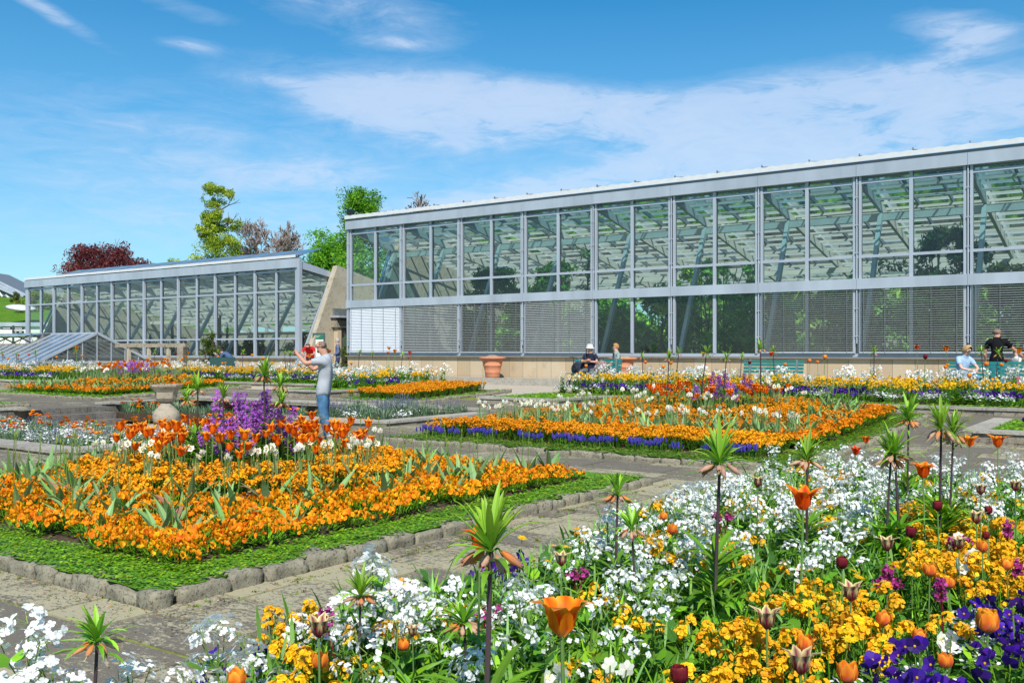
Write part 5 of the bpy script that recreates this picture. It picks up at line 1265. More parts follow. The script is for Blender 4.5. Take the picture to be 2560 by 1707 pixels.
for v_ in range(4):
    q = MB(); leafball(q, 26, .12, .26, .10, .065, [G1, (.22, .46, .03), (.15, .36, .02), G2, G3], .02, .9, .8, 3)
    leafball(q, 22, .12, .3, .16, .014, [G1, G2, (.2, .38, .1)], .02, .8, 1.6, 3); leafmb.append(q)
def addmb(b, q, x, y, z, sc, rz):
    c, s_ = math.cos(rz)*sc, math.sin(rz)*sc; o = len(b.v)
    b.v += [(x+vx*c-vy*s_, y+vx*s_+vy*c, z+vz*sc) for vx, vy, vz in q.v]; b.c += q.c
    b.f += [[i+o for i in f] for f in q.f]; b.m += q.m; b.smooth += q.smooth
for x, y in grid(-3.45, -.45, 1.2, 10.1, .125, .6):
    p = proj(x, y, Z0+.28)
    if p is None or p[2] < 1.2 or p[1] < env(p[0])+20: 
        p = proj(x, y, Z0+.12)
        if p is None or p[1] < env(p[0])-40 or p[2] < 1.2: continue
        addmb(b, R.choice(leafmb), x, y, Z0-.02, .45, R.random()*6.28); continue
    addmb(b, R.choice(leafmb), x, y, Z0, R.uniform(.7, 1.15)*(.55 if zone(p[0], p[1]) in 'VK' else 1), R.random()*6.28)
b.build('leafy_undergrowth', PM, label='broad green leaves filling the mixed bed close to the camera', cat='ground cover', kind='stuff')
carpet('creeping_sedum', [(-3.5, -3.0, 2.6, 10, 1300), (-.9, -.5, 3.5, 6, 400)], 1.2, lambda x, y: .06, 'green creeping edge of the mixed bed close to the camera', h=.07)
def spot(px_, py_, z, w_=None):
    D = F*(CZ-z)/(py_-878); x, y = atd(px_, D); return x, y, D
# crown imperials, one by one: pixel of the flower whorl, its height, width of the tuft
for px_, py_, z, s_, w_ in (
    (1212, 1385, .97, 1.0, 'large and nearest, tall over the white honesty at the middle'), (1787, 1158, 1.03, 1.0, 'with hanging orange bells, left of the maroon tulip by the path'),
    (2016, 1150, .90, .95, 'before the right end of the blue row'), (2213, 1148, .92, .9, 'first of the twin tufts over the white honesty'), (2251, 1138, .95, 1.0, 'second of the twin tufts, leaning'),
    (2349, 1075, 1.08, 1.0, 'tall one before the paved path at the right'), (2372, 1088, 1.04, .8, 'smaller one just right of the tall one'), (2268, 1050, 1.04, .95, 'farthest one, by the corner of the right bed'),
    (1538, 1240, .80, .8, 'small one over the paving between the beds'), (1592, 1325, .70, .72, 'short one with brown bells beside the honesty'), (1173, 1555, .55, .72, 'short dark one under the nearest tall one'),
    (894, 1495, .62, .62, 'small one behind white honesty at the bed corner'), (228, 1612, .62, .75, 'leaning one at the lower left corner')):
    x, y, D = spot(px_, py_, z); pr = R.choice(crown); hh = max(v[2] for v in pr.parts[0][1].v)
    if s_ < .99 and False: pass
    put(pr, x, y, Z0, 'crown imperial '+w_, 'crown imperial', 'crown imperials of the mixed bed close by', (s_*(1.06), s_*1.06, (z-Z0)/hh), key='crown_imperial', tilt=(.001, 0))
TNAME = {'O': ('flame', 'orange pointed tulip'), 'R': ('red', 'vermilion pointed tulip'), 'B': ('bicolor', 'maroon and cream tulip'), 'M': ('maroon', 'dark maroon tulip'), 'C': ('cup', 'orange cup shaped tulip'), 'D': ('double', 'double orange tulip')}
TL = [(1410, 1548, 'O', .80, 1.75, 'largest, low at the middle'), (2008, 1250, 'O', .84, 1.7, 'large flared one over the yellow flowers'), (2308, 1178, 'O', .84, 1.5, 'flared one above green strap leaves'), (2424, 1105, 'O', .90, 1.25, 'left of the two at the paving edge'), (2496, 1105, 'O', .92, 1.35, 'right of the two at the paving edge'),
      (2012, 1165, 'O', .74, 1.2, 'behind the hanging brown bells'), (2140, 1128, 'R', .74, 1.1, 'low among white honesty, back left'), (2165, 1100, 'O', .80, 1.0, 'beside the far orange bed'), (1200, 1352, 'R', .90, 1.2, 'behind the nearest crown imperial'), (1680, 1322, 'C', .58, 1.2, 'half hidden in white honesty'),
      (1895, 1205, 'B', .76, 1.1, 'alone over the paving'), (2453, 1224, 'B', .72, 1.1, 'beside yellow flowers, upper right'), (2443, 1294, 'B', .66, 1.15, 'over yellow flowers at the right'), (2216, 1360, 'B', .62, 1.15, 'over the strap leaves'), (2127, 1480, 'B', .58, 1.25, 'star shaped, beside yellow daisies'), (1915, 1548, 'B', .54, 1.3, 'with spread tips over purple violets'), (2000, 1655, 'B', .50, 1.4, 'largest cream one at the bottom'), (2540, 1215, 'B', .74, 1.1, 'at the right frame edge'), (2396, 1358, 'B', .6, 1.0, 'below the right maroon ones'), (800, 1568, 'B', .60, 1.2, 'with yellow tips at the left bed corner'), (1402, 1398, 'B', .64, 1.0, 'beside the paving at the middle'), (1032, 1578, 'B', .5, .7, 'tiny closed bud'),
      (2345, 1264, 'M', .68, 1.15, 'upper one over yellow flowers'), (2278, 1330, 'M', .62, 1.15, 'left one beside strap leaves'), (2107, 1406, 'M', .58, 1.1, 'above the yellow daisies'), (1697, 1688, 'M', .44, 1.3, 'low in yellow wallflowers at the bottom'), (2472, 1275, 'M', .68, .9, 'right one near the frame edge'), (2465, 1338, 'M', .6, .8, 'small one among purple flowers'),
      (2325, 1424, 'C', .52, 1.25, 'over low white flowers'), (2374, 1456, 'C', .48, 1.1, 'beside the magenta bergenia'), (2210, 1545, 'C', .46, 1.2, 'between red stalks'), (2015, 1608, 'C', .46, 1.3, 'behind the large cream tulip'), (2300, 1590, 'C', .42, 1.1, 'upright narrow one'), (2362, 1650, 'C', .42, 1.1, 'under the white daffodils'), (2117, 1680, 'C', .42, 1.5, 'open one at the bottom edge'), (2470, 1552, 'D', .46, 1.6, 'full double one at the right'), (2455, 1366, 'C', .6, 1.1, 'under magenta flowers'), (2520, 1410, 'C', .54, 1.1, 'near the right frame edge'), (800, 1650, 'C', .46, 1.2, 'closed one at the left bed corner'), (590, 1695, 'C', .52, 1.2, 'at the bottom between honesty'), (1660, 1290, 'C', .66, .9, 'flattened one beside the path'), (1010, 1610, 'C', .44, .9, 'small one in the left undergrowth')]
for px_, py_, k, z, s_, w_ in TL:
    nm, txt = TNAME[k]; s_ *= {'C': .85, 'M': .9, 'D': 1}.get(k, .95)
    if px_ == 1410: nm = 'lily'
    D = F*(CZ-z)/(py_-878); x, y = atd(px_, D); hz = z-.03*s_
    put(mk_tulip(nm, (hz-Z0)/s_), x, y, Z0, txt+' '+w_, 'tulip', 'single tulips of the mixed bed close by', s_, key='tulip', tilt=(.001, 0))
for i, (px_, py_, z) in enumerate([(2205, 1435, .5), (2240, 1420, .5), (2360, 1475, .47), (2395, 1320, .55), (2510, 1320, .5), (1230, 1490, .5), (850, 1552, .5), (1810, 1262, .58), (2540, 1440, .42), (1440, 1400, .5)]):
    x, y, D = spot(px_, py_, z); put(berg[i % 2], x, y, Z0+max(0, z-.42-Z0), 'magenta bergenia on red stalks '+('beside the daisies', 'right of the daisies', 'over low white flowers', 'upper right in yellow', 'at the right among yellow', 'under the nearest crown imperial', 'at the left bed corner', 'behind white honesty', 'at the right frame edge', 'by the paving')[i], 'bergenia', 'bergenias of the mixed bed', 1, key='bergenia_plant')
for px_, py_ in [(2052, 1430), (2100, 1425), (2104, 1453), (2038, 1530), (2010, 1503), (2086, 1600), (2075, 1485), (1285, 1365), (1387, 1382), (1330, 1420), (1235, 1428), (1915, 1216), (1960, 1220), (1900, 1222), (980, 1600), (2300, 1260)]:
    x, y, D = spot(px_, py_, .48); put(R.choice(daisy), x, y, Z0+.04, 'yellow daisy with many narrow rays in the mixed bed close by', 'daisy', 'yellow daisies of the mixed bed', 1.1, key='yellow_daisy_plant')
for i, (px_, py_) in enumerate([(1520, 1680), (2350, 1600), (2372, 1350), (2430, 1385), (2400, 1420), (1380, 1700)]):
    x, y, D = spot(px_, py_, .46); put(daff[i % 4], x, y, Z0, 'white daffodil '+('at the bottom middle', 'beside red bergenia stalks', 'upper one at the right', 'second one at the right', 'lower one at the right', 'low one by the frame bottom')[i], 'daffodil', 'daffodils of the mixed bed', 1., key='daffodil')
# near white honesty at the lower left, placed singly
for px_, py_, z, s_, w_ in ((65, 1530, .66, 1.15, 'at the lower left corner'), (150, 1600, .55, 1.0, 'next to the corner one'), (330, 1640, .5, .9, 'right of the leaning crown imperial'), (560, 1545, .62, 1.05, 'alone before the paving'), (640, 1630, .55, .95, 'right of the lone one'), (470, 1665, .5, .8, 'low at the frame bottom'), (940, 1365, .68, 1.2, 'tall at the left bed corner'), (1010, 1450, .6, 1.0, 'second at the left bed corner'), (1525, 1265, .7, 1.1, 'tall one over the paving'), (1740, 1210, .7, 1.1, 'tall one by the hanging bells'), (870, 1480, .55, .9, 'outermost at the left bed corner')):
    x, y, D = spot(px_, py_, z); pr = R.choice(honesty_big); hh = max(v[2] for v in pr.parts[1][1].v)
    put(pr, x, y, Z0, 'white honesty '+w_, 'honesty', 'single white honesty plants close by', (s_, s_, (z+.02-Z0)/hh), key='white_honesty')
# ============================================================ TREES
mr_ = .014
def twigs(b, p, d, L, r, depth, spread, out_, up=.15, n=3):
    q = p+d*L; mid = p+d*L*.5+rv(L*.04)
    b.tube([tuple(p), tuple(mid), tuple(q)], [max(r, mr_), max(r*.8, mr_), max(r*.62, mr_)], 5 if r > .03 else 3, None, False)
    if depth == 0: out_.append(q); return
    for _ in range(n):
        nd = (d+rv(spread)+Vector((0, 0, up))).normalized(); twigs(b, q if R.random() < .6 else mid, nd, L*R.uniform(.62, .85), r*.58, depth-1, spread, out_, up, n)
def crown_leaves(b, blobs, n, size, cols, flat=.7):
    vs = []; cs = []; tot = sum(w for *_, w in blobs)
    for (cx, cy, cz, rx, ry, rz_, w_) in blobs:
        m = int(n*w_/tot); base = R.choice(cols)
        for _ in range(m):
            d = rv().normalized(); t = R.random()**.45; k = 1+.35*noise.noise(Vector((d.x*2+cx, d.y*2+cy, d.z*2+cz)))
            p = Vector((cx+d.x*rx*t*k, cy+d.y*ry*t*k, cz+d.z*rz_*t*k))
            if noise.noise(p*1.1) < -.33: continue
            a = rv().normalized(); c = a.cross(rv()).normalized(); s_ = size*R.uniform(.5, 1.3)
            vs += [tuple(p-a*s_), tuple(p-c*s_*flat*.5), tuple(p+a*s_), tuple(p+c*s_*flat*.5)]; cc = jit(lerp(base, R.choice(cols), R.random()), .2); cs += [cc]*4
    b.add(vs, [(4*i, 4*i+1, 4*i+2, 4*i+3) for i in range(len(vs)//4)], cs)
def tree(name, px_, D, ztop, zbase, blobs_rel, n, size, cols, label, cat='tree', tr=.25, bare=False, z0=.4):
    x, y = atd(px_, D); t = thing(name, (x, y, z0), label, cat, 'trees behind the greenhouses'); rt = -math.atan2(CF[0], CF[1])
    t.rotation_euler = (0, 0, math.atan2(CR[1], CR[0]))   # local x runs across the view
    b = MB(); b.cc = (1, 1, 1); H = ztop-z0; tips = []; bw = max([abs(q[0]) for q in blobs_rel]) if blobs_rel else 3
    b.tube([(0, 0, 0), (R.gauss(0, .1), 0, H*.3), (R.gauss(0, .15), 0, H*.62), (0, 0, H*(.93 if not bare else .82))], [tr, tr*.8, tr*.5, tr*.08], 8, None, False)
    global mr_; mr_ = .03 if bare else .014
    for _ in range(16 if not bare else 12):
        z = H*R.uniform(.3, .85) if not bare else H*R.uniform(.5, .82); a = R.random()*6.28; p = Vector((0, 0, z))
        d = Vector((math.cos(a), math.sin(a), .7 if not bare else .85)).normalized()
        twigs(b, p, d, min(H*.10, bw*.42) if not bare else H*.12, tr*.3 if not bare else tr*.42, 2 if not bare else 5, .4, tips, .2, 2 if not bare else 3)
    b.build('trunk', M['bark'] if not bare else M['bark_grey'], t)
    mr_ = .006
    if blobs_rel:
        b = MB(); crown_leaves(b, blobs_rel, n, size, cols); b.build('crown', M['crown'], t)
    return t
def blobs_in(w_, z0, z1, n, prof, rr, dep=.8):
    o = []
    for _ in range(n):
        t = R.random(); z = z0+(z1-z0)*t; wd = w_*prof(t); a = R.random()*6.28; q = math.sqrt(R.random()); o.append((wd*q*math.cos(a), wd*q*math.sin(a)*dep, z, rr*R.uniform(.6, 1.3), rr*R.uniform(.6, 1.3), rr*R.uniform(.5, .9), 1))
    return o
BE = [(.14, .025, .035), (.19, .04, .045), (.09, .018, .028), (.26, .08, .07)]
tree('copper_beech', 262, 100, 13.2, 0, blobs_in(4.5, 4, 12.1, 85, lambda t: math.sin(PI*min(1, .3+t*.6))**.5, 1.5), 34000, .17, BE, 'dark red copper beech with broad round crown behind the lower greenhouse')
GK = [(.40, .54, .04), (.50, .60, .05), (.28, .42, .03), (.20, .32, .03)]
tree('ginkgo_tree', 545, 85, 17.0, 0, blobs_in(3.1, 6.0, 11.5, 66, lambda t: 1-.45*t, .8)+blobs_in(1.75, 11, 16.3, 46, lambda t: .45+.6*abs(math.sin(t*4.2+.5)), .55), 26000, .12, GK, 'tall airy yellow green conical tree behind the lower greenhouse')
tree('young_yellow_tree', 437, 84, 9.6, 0, blobs_in(1.2, 6.5, 9.3, 14, lambda t: 1-.6*t, .5), 2400, .11, GK, 'small yellow green tree top left of the tall conical one')
tree('bare_tree', 668, 95, 13.6, 0, None, 0, 0, None, 'leafless brown tree with fine twigs right of the yellow green one', tr=.2, bare=True)
GR = [(.12, .34, .015), (.17, .44, .02), (.08, .24, .015), (.21, .48, .03)]
tree('lime_tree', 905, 75, 15.0, 0, blobs_in(1.85, 3, 13.8, 110, lambda t: 1.1-.55*t**2.5, .95), 30000, .13, GR, 'tall bright green tree at the left end of the tall greenhouse')
tree('broadleaf_tree', 828, 78, 10.9, 0, blobs_in(2.5, 4, 10.9, 84, lambda t: 1-.45*t*t, 1.0), 22000, .13, GR, 'lower bright green tree between the two greenhouses')
tree('broadleaf_tree', 893, 62, 8.5, 0, blobs_in(2.2, 2, 7.6, 50, lambda t: 1-.4*t, .9), 12000, .13, GR, 'bright green tree seen through the end glass of the tall greenhouse')
tree('bare_tree', 1018, 84, 14.0, 0, None, 0, 0, None, 'pale leafless tree top above the tall greenhouse roof', tr=.15, bare=True)
tree('golden_shrub', 85, 108, 8.9, 0, blobs_in(2.4, 4.5, 8.7, 26, lambda t: 1-.3*t, .7), 7000, .13, [(.28, .28, .03), (.34, .30, .03), (.16, .2, .02)], 'golden green bush on the skyline at the far left', 'bush', .12)
tree('dark_shrub', 41, 105, 8.0, 0, blobs_in(.55, 6.6, 7.9, 8, lambda t: 1-.5*t, .3), 1500, .09, [(.10, .14, .04), (.14, .16, .06)], 'small dark shrub on top of the grassy slope', 'bush', .06)
for px_, D_, hh, lb in ((525, 41.6, 2.0, 'upright bronze green shrub before the lower greenhouse, beside the bending man'), (868, 43.5, 1.5, 'dark green shrub at the left foot of the tall greenhouse')):
    x, y = atd(px_, D_); t = thing('shrub', (x, y, .43), lb, 'shrub'); tips = []; b = MB(); b.cc = (1, 1, 1)
    for _ in range(9): twigs(b, Vector((R.gauss(0, .08), R.gauss(0, .08), 0)), Vector((R.gauss(0, .22), R.gauss(0, .22), 1)).normalized(), hh*.36, .018, 2, .22, tips, .4, 2)
    b.build('branches', M['bark'], t); b = MB(); crown_leaves(b, blobs_in(.38, .35, hh*.95, 24, lambda t: .6+.4*math.sin(t*3), .22), 2600, .05, [(.08, .13, .02), (.13, .13, .03), (.10, .17, .02)]); b.build('foliage', M['crown'], t)
# plants inside the tall greenhouse
DG = [(.15, .40, .04), (.24, .52, .05), (.08, .24, .03), (.36, .60, .07)]
def indoor(name, x, y, blobs, n, size, cols, lab, z=.45, trunk=None, flat=.7):
    t = thing(name, (x, y, z), lab, 'plant', 'plants inside the greenhouses'); b = MB(); b.cc = (1, 1, 1); top = max(q[2] for q in blobs) if blobs else 2
    for _ in range(5): b.tube([(R.gauss(0, .15), R.gauss(0, .15), 0), (R.gauss(0, .2), R.gauss(0, .2), top*.5), (R.gauss(0, .35), R.gauss(0, .35), top)], [.04, .03, .015], 5, None, False)
    b.build('stems', M['bark'], t); b = MB(); crown_leaves(b, blobs, n, size, cols, flat); b.build('foliage', M['crown'], t); return t
def lush(w_, h, n=16, r=.5): return blobs_in(w_, .3, h, n, lambda t: 1-.3*t, r)
for i in range(11):
    x = -27.3+3*i+R.uniform(-.4, .4); h = (1.9, 2.4, 2.4, 2.3, 3.0, 3.0, 2.8, 2.8, 2.8, 2.8, 2.7)[i]
    indoor('tropical_shrub', x, 31.0+R.uniform(-.3, .6), lush(1.45, h*1.12, 30, .5), 3600, .19, DG if i % 2 else [(.16, .38, .04), (.28, .46, .06), (.09, .24, .03), (.42, .55, .08)], 'dense dark green shrub behind the lower panes, glasshouse bay %d from the left' % (i+1), flat=.55)
for i in range(9):
    x = -27+3.6*i; indoor('tropical_shrub', x, 36.5+R.uniform(-.8, .8), lush(2.1, R.uniform(2.9, 3.5), 34, .8), 4200, .22, DG, 'deep leafy thicket in the back of the tall greenhouse, clump %d from the left' % (i+1))
indoor('rubber_tree', -23.2, 31.3, blobs_in(1.5, 2.6, 4.5, 26, lambda t: 1-.5*t, .42), 3600, .13, [(.07, .19, .02), (.10, .24, .025), (.04, .12, .015)], 'bushy green tree rising into the upper panes of the second bay')
indoor('rubber_tree', -20.6, 32.0, blobs_in(1.3, 2.8, 4.6, 18, lambda t: 1-.5*t, .4), 2600, .13, DG, 'dark shrub reaching the upper panes of the third bay')
indoor('rubber_tree', -13.4, 32.2, blobs_in(1.6, 3.0, 4.2, 16, lambda t: 1-.5*t, .35), 2200, .12, DG, 'dark spreading shrub in the upper panes of the fifth bay')
indoor('rubber_tree', -14.9, 33.6, blobs_in(1.4, 3.0, 4.3, 14, lambda t: 1-.5*t, .35), 1800, .12, DG, 'dark shrub in the upper panes left of the slanted fifth strut')
indoor('rubber_tree', -6.2, 32.0, blobs_in(1.35, 2.9, 4.9, 24, lambda t: .5+.6*math.sin(t*3.1), .4), 3600, .12, [(.05, .12, .03), (.08, .15, .05), (.11, .12, .03), (.035, .09, .02)], 'round dark tree filling the upper panes of the eighth bay')
indoor('rubber_tree', -4.2, 33.0, blobs_in(1.3, 2.6, 3.9, 18, lambda t: 1-.3*t, .4), 2400, .12, [(.10, .12, .02), (.05, .10, .02), (.14, .12, .03)], 'bronze leaved shrub in the upper panes near the right frame edge')
for i, (x_, y_, h_) in enumerate(((-16.4, 29.9, 2.0), (-13.0, 30.0, 1.8), (-15.0, 29.8, 1.2), (-11.6, 29.9, 1.6), (-8.2, 29.9, 1.7), (-5.6, 29.9, 1.8), (-19.6, 29.9, 1.8))):
    t = thing('banana_plant', (x_, y_, .9), 'broad leaved bright green plant close behind the lower panes, %s from the left' % ('third', 'sixth', 'fourth', 'seventh', 'eighth', 'ninth', 'first')[i], 'plant', 'plants inside the greenhouses')
    b = MB(); b.tube([(0, 0, -.4), (.03, 0, h_*.6)], [.05, .03], 6, (.1, .2, .04)); b.build('stem', M['leaf'], t); b = MB()
    for k in range(16): a = R.random()*6.28; b.leaf((0, 0, R.uniform(.1, h_*.6)), (math.cos(a), math.sin(a), 1.1), R.uniform(.5, 1.0), R.uniform(.12, .26), jit((.14, .42, .03)), (.22, .50, .05), 1.4, 6, .2)
    b.build('leaves', M['leaf'], t)
# tall spiky column plant, palm
t = thing('dracaena', (-18.55, 31.0, .45), 'column of drooping dark leaves in the upper panes of the third bay', 'plant', 'plants inside the greenhouses'); b = MB(); b.cc = (1, 1, 1); b.tube([(0, 0, 0), (.1, 0, 3), (.15, 0, 5.0)], [.06, .04, .03], 6); b.build('stem', M['bark'], t); b = MB()
for k in range(210): z = R.uniform(2.7, 5.0); a = R.random()*6.28; b.leaf((.15*z/5, 0, z), (math.cos(a), math.sin(a), .55), R.uniform(.45, .65), .09, jit(R.choice(DG)), None, 2.2, 4)
b.build('leaves', M['leaf'], t)
def palm(x, y, H, n, L, lab, z=.45):
    t = thing('palm', (x, y, z), lab, 'palm', 'plants inside the greenhouses'); b = MB(); b.cc = (1, 1, 1); b.tube([(0, 0, 0), (.05, 0, H*.5), (0, 0, H)], [.12, .09, .07], 8); b.build('trunk', M['bark'], t); b = MB()
    for k in range(n):
        a = k*2.4+R.random()*.4; d = Vector((math.cos(a), math.sin(a), R.uniform(.5, 1.6))).normalized(); p = Vector((0, 0, H)); seg = 12; ll = L*R.uniform(.8, 1.1)
        for q in range(seg):
            p2 = p+d*ll/seg; b.tube([tuple(p), tuple(p2)], .012, 3, DG[0], False); s_ = d.cross(Vector((0, 0, 1))).normalized(); fl = L*.30*math.sin(PI*(.15+.8*q/seg))
            for sg in (-1, 1):
                for _ in range(2): b.leaf(tuple(p+(p2-p)*R.random()), tuple(s_*sg+d*.7-Vector((0, 0, .15))), fl, .04, jit(R.choice(DG)), None, .8, 2)
            p = p2; d = (d-Vector((0, 0, .13))).normalized()
    b.build('fronds', M['leaf'], t)
palm(-9.1, 31.4, 2.7, 11, 2.0, 'feather palm with upright fronds in the upper panes of the seventh bay'); palm(-11.0, 32.4, 2.5, 9, 1.5, 'smaller palm left of the upright one')
# cacti and dry garden inside the lower greenhouse
for i in range(8):
    x = -56+3*i+R.uniform(0, 1); indoor('dry_garden_shrub', x+.5, 32.6+R.uniform(-.4, 1.4), lush(1.0, R.uniform(1.1, 2.0), 12, .4), 1300, .12, [(.06, .12, .05), (.09, .14, .06), (.05, .15, .03)], 'grey green succulent shrub inside the lower greenhouse, bay %d from the left' % (i+1))
    t = thing('tree_cactus', (x+1.6, 31.6+R.uniform(-.4, .8), .45), 'branching dark cactus inside the lower greenhouse, bay %d from the left' % (i+1), 'cactus', 'cacti inside the lower greenhouse'); b = MB(); b.cc = (.06, .12, .05)
    for _ in range(5 if i in (3, 4) else 3):
        a = R.random()*6.28; r_ = R.uniform(.1, .7); h = R.uniform(1.6, 3.4) if i in (3, 4) else R.uniform(1.2, 2.4); b.tube([(0, 0, .1), (r_*math.cos(a), r_*math.sin(a), .7), (r_*1.1*math.cos(a), r_*1.1*math.sin(a), h)], [.09, .09, .06], 7)
    b.build('limbs', M['leaf'], t)
# ============================================================ PEOPLE
def skinmesh(name, verts, edges, radii, mats, parent=None, sub=2, loc=None, root=0):
    me = bpy.data.meshes.new(name); me.from_pydata([tuple(v) for v in verts], edges, []); me.update()
    o = bpy.data.objects.new(name, me); C.objects.link(o)
    sk = o.modifiers.new('s', 'SKIN'); sk.use_smooth_shade = True
    for i, r in enumerate(radii):
        sv = me.skin_vertices[0].data[i]; sv.radius = (r, r) if not hasattr(r, '__len__') else r; sv.use_root = (i == root)
    ss = o.modifiers.new('u', 'SUBSURF'); ss.levels = sub; ss.render_levels = sub
    bpy.context.view_layer.update(); dg = bpy.context.evaluated_depsgraph_get(); new = bpy.data.meshes.new_from_object(o.evaluated_get(dg))
    o.modifiers.clear(); o.data = new; bpy.data.meshes.remove(me); new.materials.clear()
    for m in mats if isinstance(mats, list) else [mats]: new.materials.append(m)
    for p in new.polygons: p.use_smooth = True
    if parent: o.parent = parent
    if loc is not None: o.location = loc
    return o
def cloth(name, col, rough=.85, var=.1, sc=9): return simple(name, col, rough, 0, var, sc, .15, .4)
def skin_mat(n, col):
    m, t = newmat(n); nz = tnoise(t, 14, 4, .6); c = t.mixc(nz, tuple(k*.9 for k in col), tuple(min(1, k*1.08) for k in col)); p = principled(t, c, .55, 0, .35); p.inputs['Subsurface Weight'].default_value = .12; p.inputs['Subsurface Radius'].default_value = (.02, .008, .004); out(t, p); return m
SKIN = skin_mat('medium_skin', (.56, .29, .20)); SKIN2 = skin_mat('fair_skin', (.66, .40, .31))  # two plain skin tones, a deeper one and a fair one
HAIRM = {k: simple('hair_'+k, c, .7, 0, .3, 60, .2, .5) for k, c in dict(brown=(.06, .035, .025), grey=(.42, .40, .37), blond=(.50, .32, .14), ginger=(.45, .22, .08), stubble=(.25, .17, .13)).items()}
DARK = simple('dark_eye', (.02, .015, .012), .2)
def hand(verts, edges, radii, w_idx, W, d, side, curl=.6, s=1.0):
    """palm then five fingers as separate chains, thumb from the side of the palm"""
    d = Vector(d).normalized(); sd = Vector(side).normalized(); pn = d.cross(sd).normalized(); W = Vector(W)
    pi = len(verts); verts.append(W+d*.045*s); radii.append(.026*s); edges.append((w_idx, pi))
    for k, (off, ln) in enumerate(((-.026, .062), (-.009, .075), (.009, .070), (.025, .055))):
        a = len(verts); verts.append(W+d*.082*s+sd*off*s); radii.append(.0098*s); edges.append((pi, a))
        verts.append(W+d*(.082+ln*.45)*s+sd*off*1.05*s+pn*.012*curl*s); radii.append(.0088*s); edges.append((a, a+1))
        verts.append(W+d*(.082+ln*(.95-.45*curl))*s+sd*off*1.05*s+pn*(.045*curl)*s); radii.append(.0075*s); edges.append((a+1, a+2))
    a = len(verts); verts.append(W+d*.035*s-sd*.036*s+pn*.01*s); radii.append(.011*s); edges.append((pi, a)); verts.append(W+d*.066*s-sd*.046*s+pn*.026*s); radii.append(.0095*s); edges.append((a, a+1))
def person(label, loc, rz, J, skin, top, trousers, shoes, hair, group=None, s=1.0, female=False, longsleeve=False, extras=None, skirt=False, slim=1):
    """J: joints in metres, x forward, y left, z up"""
    V = {k: Vector(v) for k, v in J.items()}; verts = []; edges = []; radii = []; ix = {}
    def add(k, p, r, frm=None):
        ix[k] = len(verts); verts.append(Vector(p)); radii.append(r)
        if frm: edges.append((ix[frm], ix[k]))
    fw = V.get('face', Vector((1, 0, 0))).normalized(); upv = (V['head']-V['neck']).normalized(); sdv = upv.cross(fw).normalized()
    k_ = (.92 if female else 1)*slim
    add('pelvis', V['pelvis'], (.148*k_, .12)); add('waist', V['pelvis'].lerp(V['chest'], .5), (.135*k_, .105), 'pelvis'); add('chest', V['chest'], (.155*k_, .115), 'waist')
    add('neck', V['neck'], .058*k_, 'chest'); add('jaw', V['neck'].lerp(V['head'], .55)+fw*.018, .068, 'neck'); add('head', V['head'], .094, 'jaw'); add('top', V['head']+upv*.065-fw*.012, .070, 'head')
    add('nose', V['head']+fw*.108-upv*.028, .014, 'head'); add('chin', V['head']+fw*.072-upv*.095, .026, 'jaw')
    for sg, sN in ((1, 'L'), (-1, 'R')):
        add('ear'+sN, V['head']+sdv*sg*.088-fw*.005-upv*.02, .017, 'head')
        add('sh'+sN, V['sh'+sN], .063*k_, 'chest'); add('el'+sN, V['el'+sN], .041*k_, 'sh'+sN); add('fa'+sN, V['el'+sN].lerp(V['wr'+sN], .35), .039*k_, 'el'+sN); add('wr'+sN, V['wr'+sN], .026, 'fa'+sN)
        d = V.get('hd'+sN, V['wr'+sN]-V['el'+sN]); sd_ = V.get('hs'+sN, Vector((0, 0, 1)) if abs(d.normalized().z) < .7 else Vector((1, 0, 0)))
        sd_ = (sd_-d.normalized()*sd_.dot(d.normalized())).normalized(); hand(verts, edges, radii, ix['wr'+sN], V['wr'+sN], d, sd_*(-1 if sN == 'R' else 1), .75)
        add('hip'+sN, V['hip'+sN], .095*k_, 'pelvis'); add('kn'+sN, V['kn'+sN], .060, 'hip'+sN); add('ca'+sN, V['kn'+sN].lerp(V['an'+sN], .3), .056, 'kn'+sN); add('an'+sN, V['an'+sN], .036, 'ca'+sN)
        toe = V.get('toe'+sN, V['an'+sN]+Vector((.15, 0, -.05))); add('toe'+sN, toe, .032, 'an'+sN)
    body = skinmesh('person', verts, edges, radii, skin, None, 2, loc); body.rotation_euler = (0, 0, rz); body.scale = (s, s, s); tag(body, label, 'person', group)
    # clothes: the part of the body surface they cover, pushed outwards
    segs = [('torso', V['pelvis'], V['chest'], .13), ('torso', V['chest'], V['chest'].lerp(V['neck'], .7), .1), ('neck', V['chest'].lerp(V['neck'], .75), V['head'], .07), ('neck', V['head'], V['head']+upv*.07, .09)]
    for sN in 'LR': segs += [('torso', V['chest'], V['sh'+sN], .09), ('up', V['sh'+sN], V['el'+sN], .05), ('fore', V['el'+sN], V['wr'+sN], .035), ('hand', V['wr'+sN], V['wr'+sN]+(V['wr'+sN]-V['el'+sN]).normalized()*.12, .03), ('leg', V['hip'+sN], V['kn'+sN], .08), ('shin', V['kn'+sN], V['an'+sN], .05), ('foot', V['an'+sN], V.get('toe'+sN, V['an'+sN]+Vector((.15, 0, -.05))), .03)]
    segs.append(('hips', V['hipL'], V['hipR'], .12))
    def region(c):
        best = (9, '', 0)
        for nm, a_, b_, r_ in segs:
            ab = b_-a_; t = max(0, min(1, (c-a_).dot(ab)/max(1e-6, ab.length_squared))); d = (c-(a_+ab*t)).length-r_
            if d < best[0]: best = (d, nm, t)
        return best[1], best[2]
    me = body.data; reg = [region(p.center) for p in me.polygons]; hem = V['pelvis'].z-.09; nrm = [v.normal.copy() for v in me.vertices]
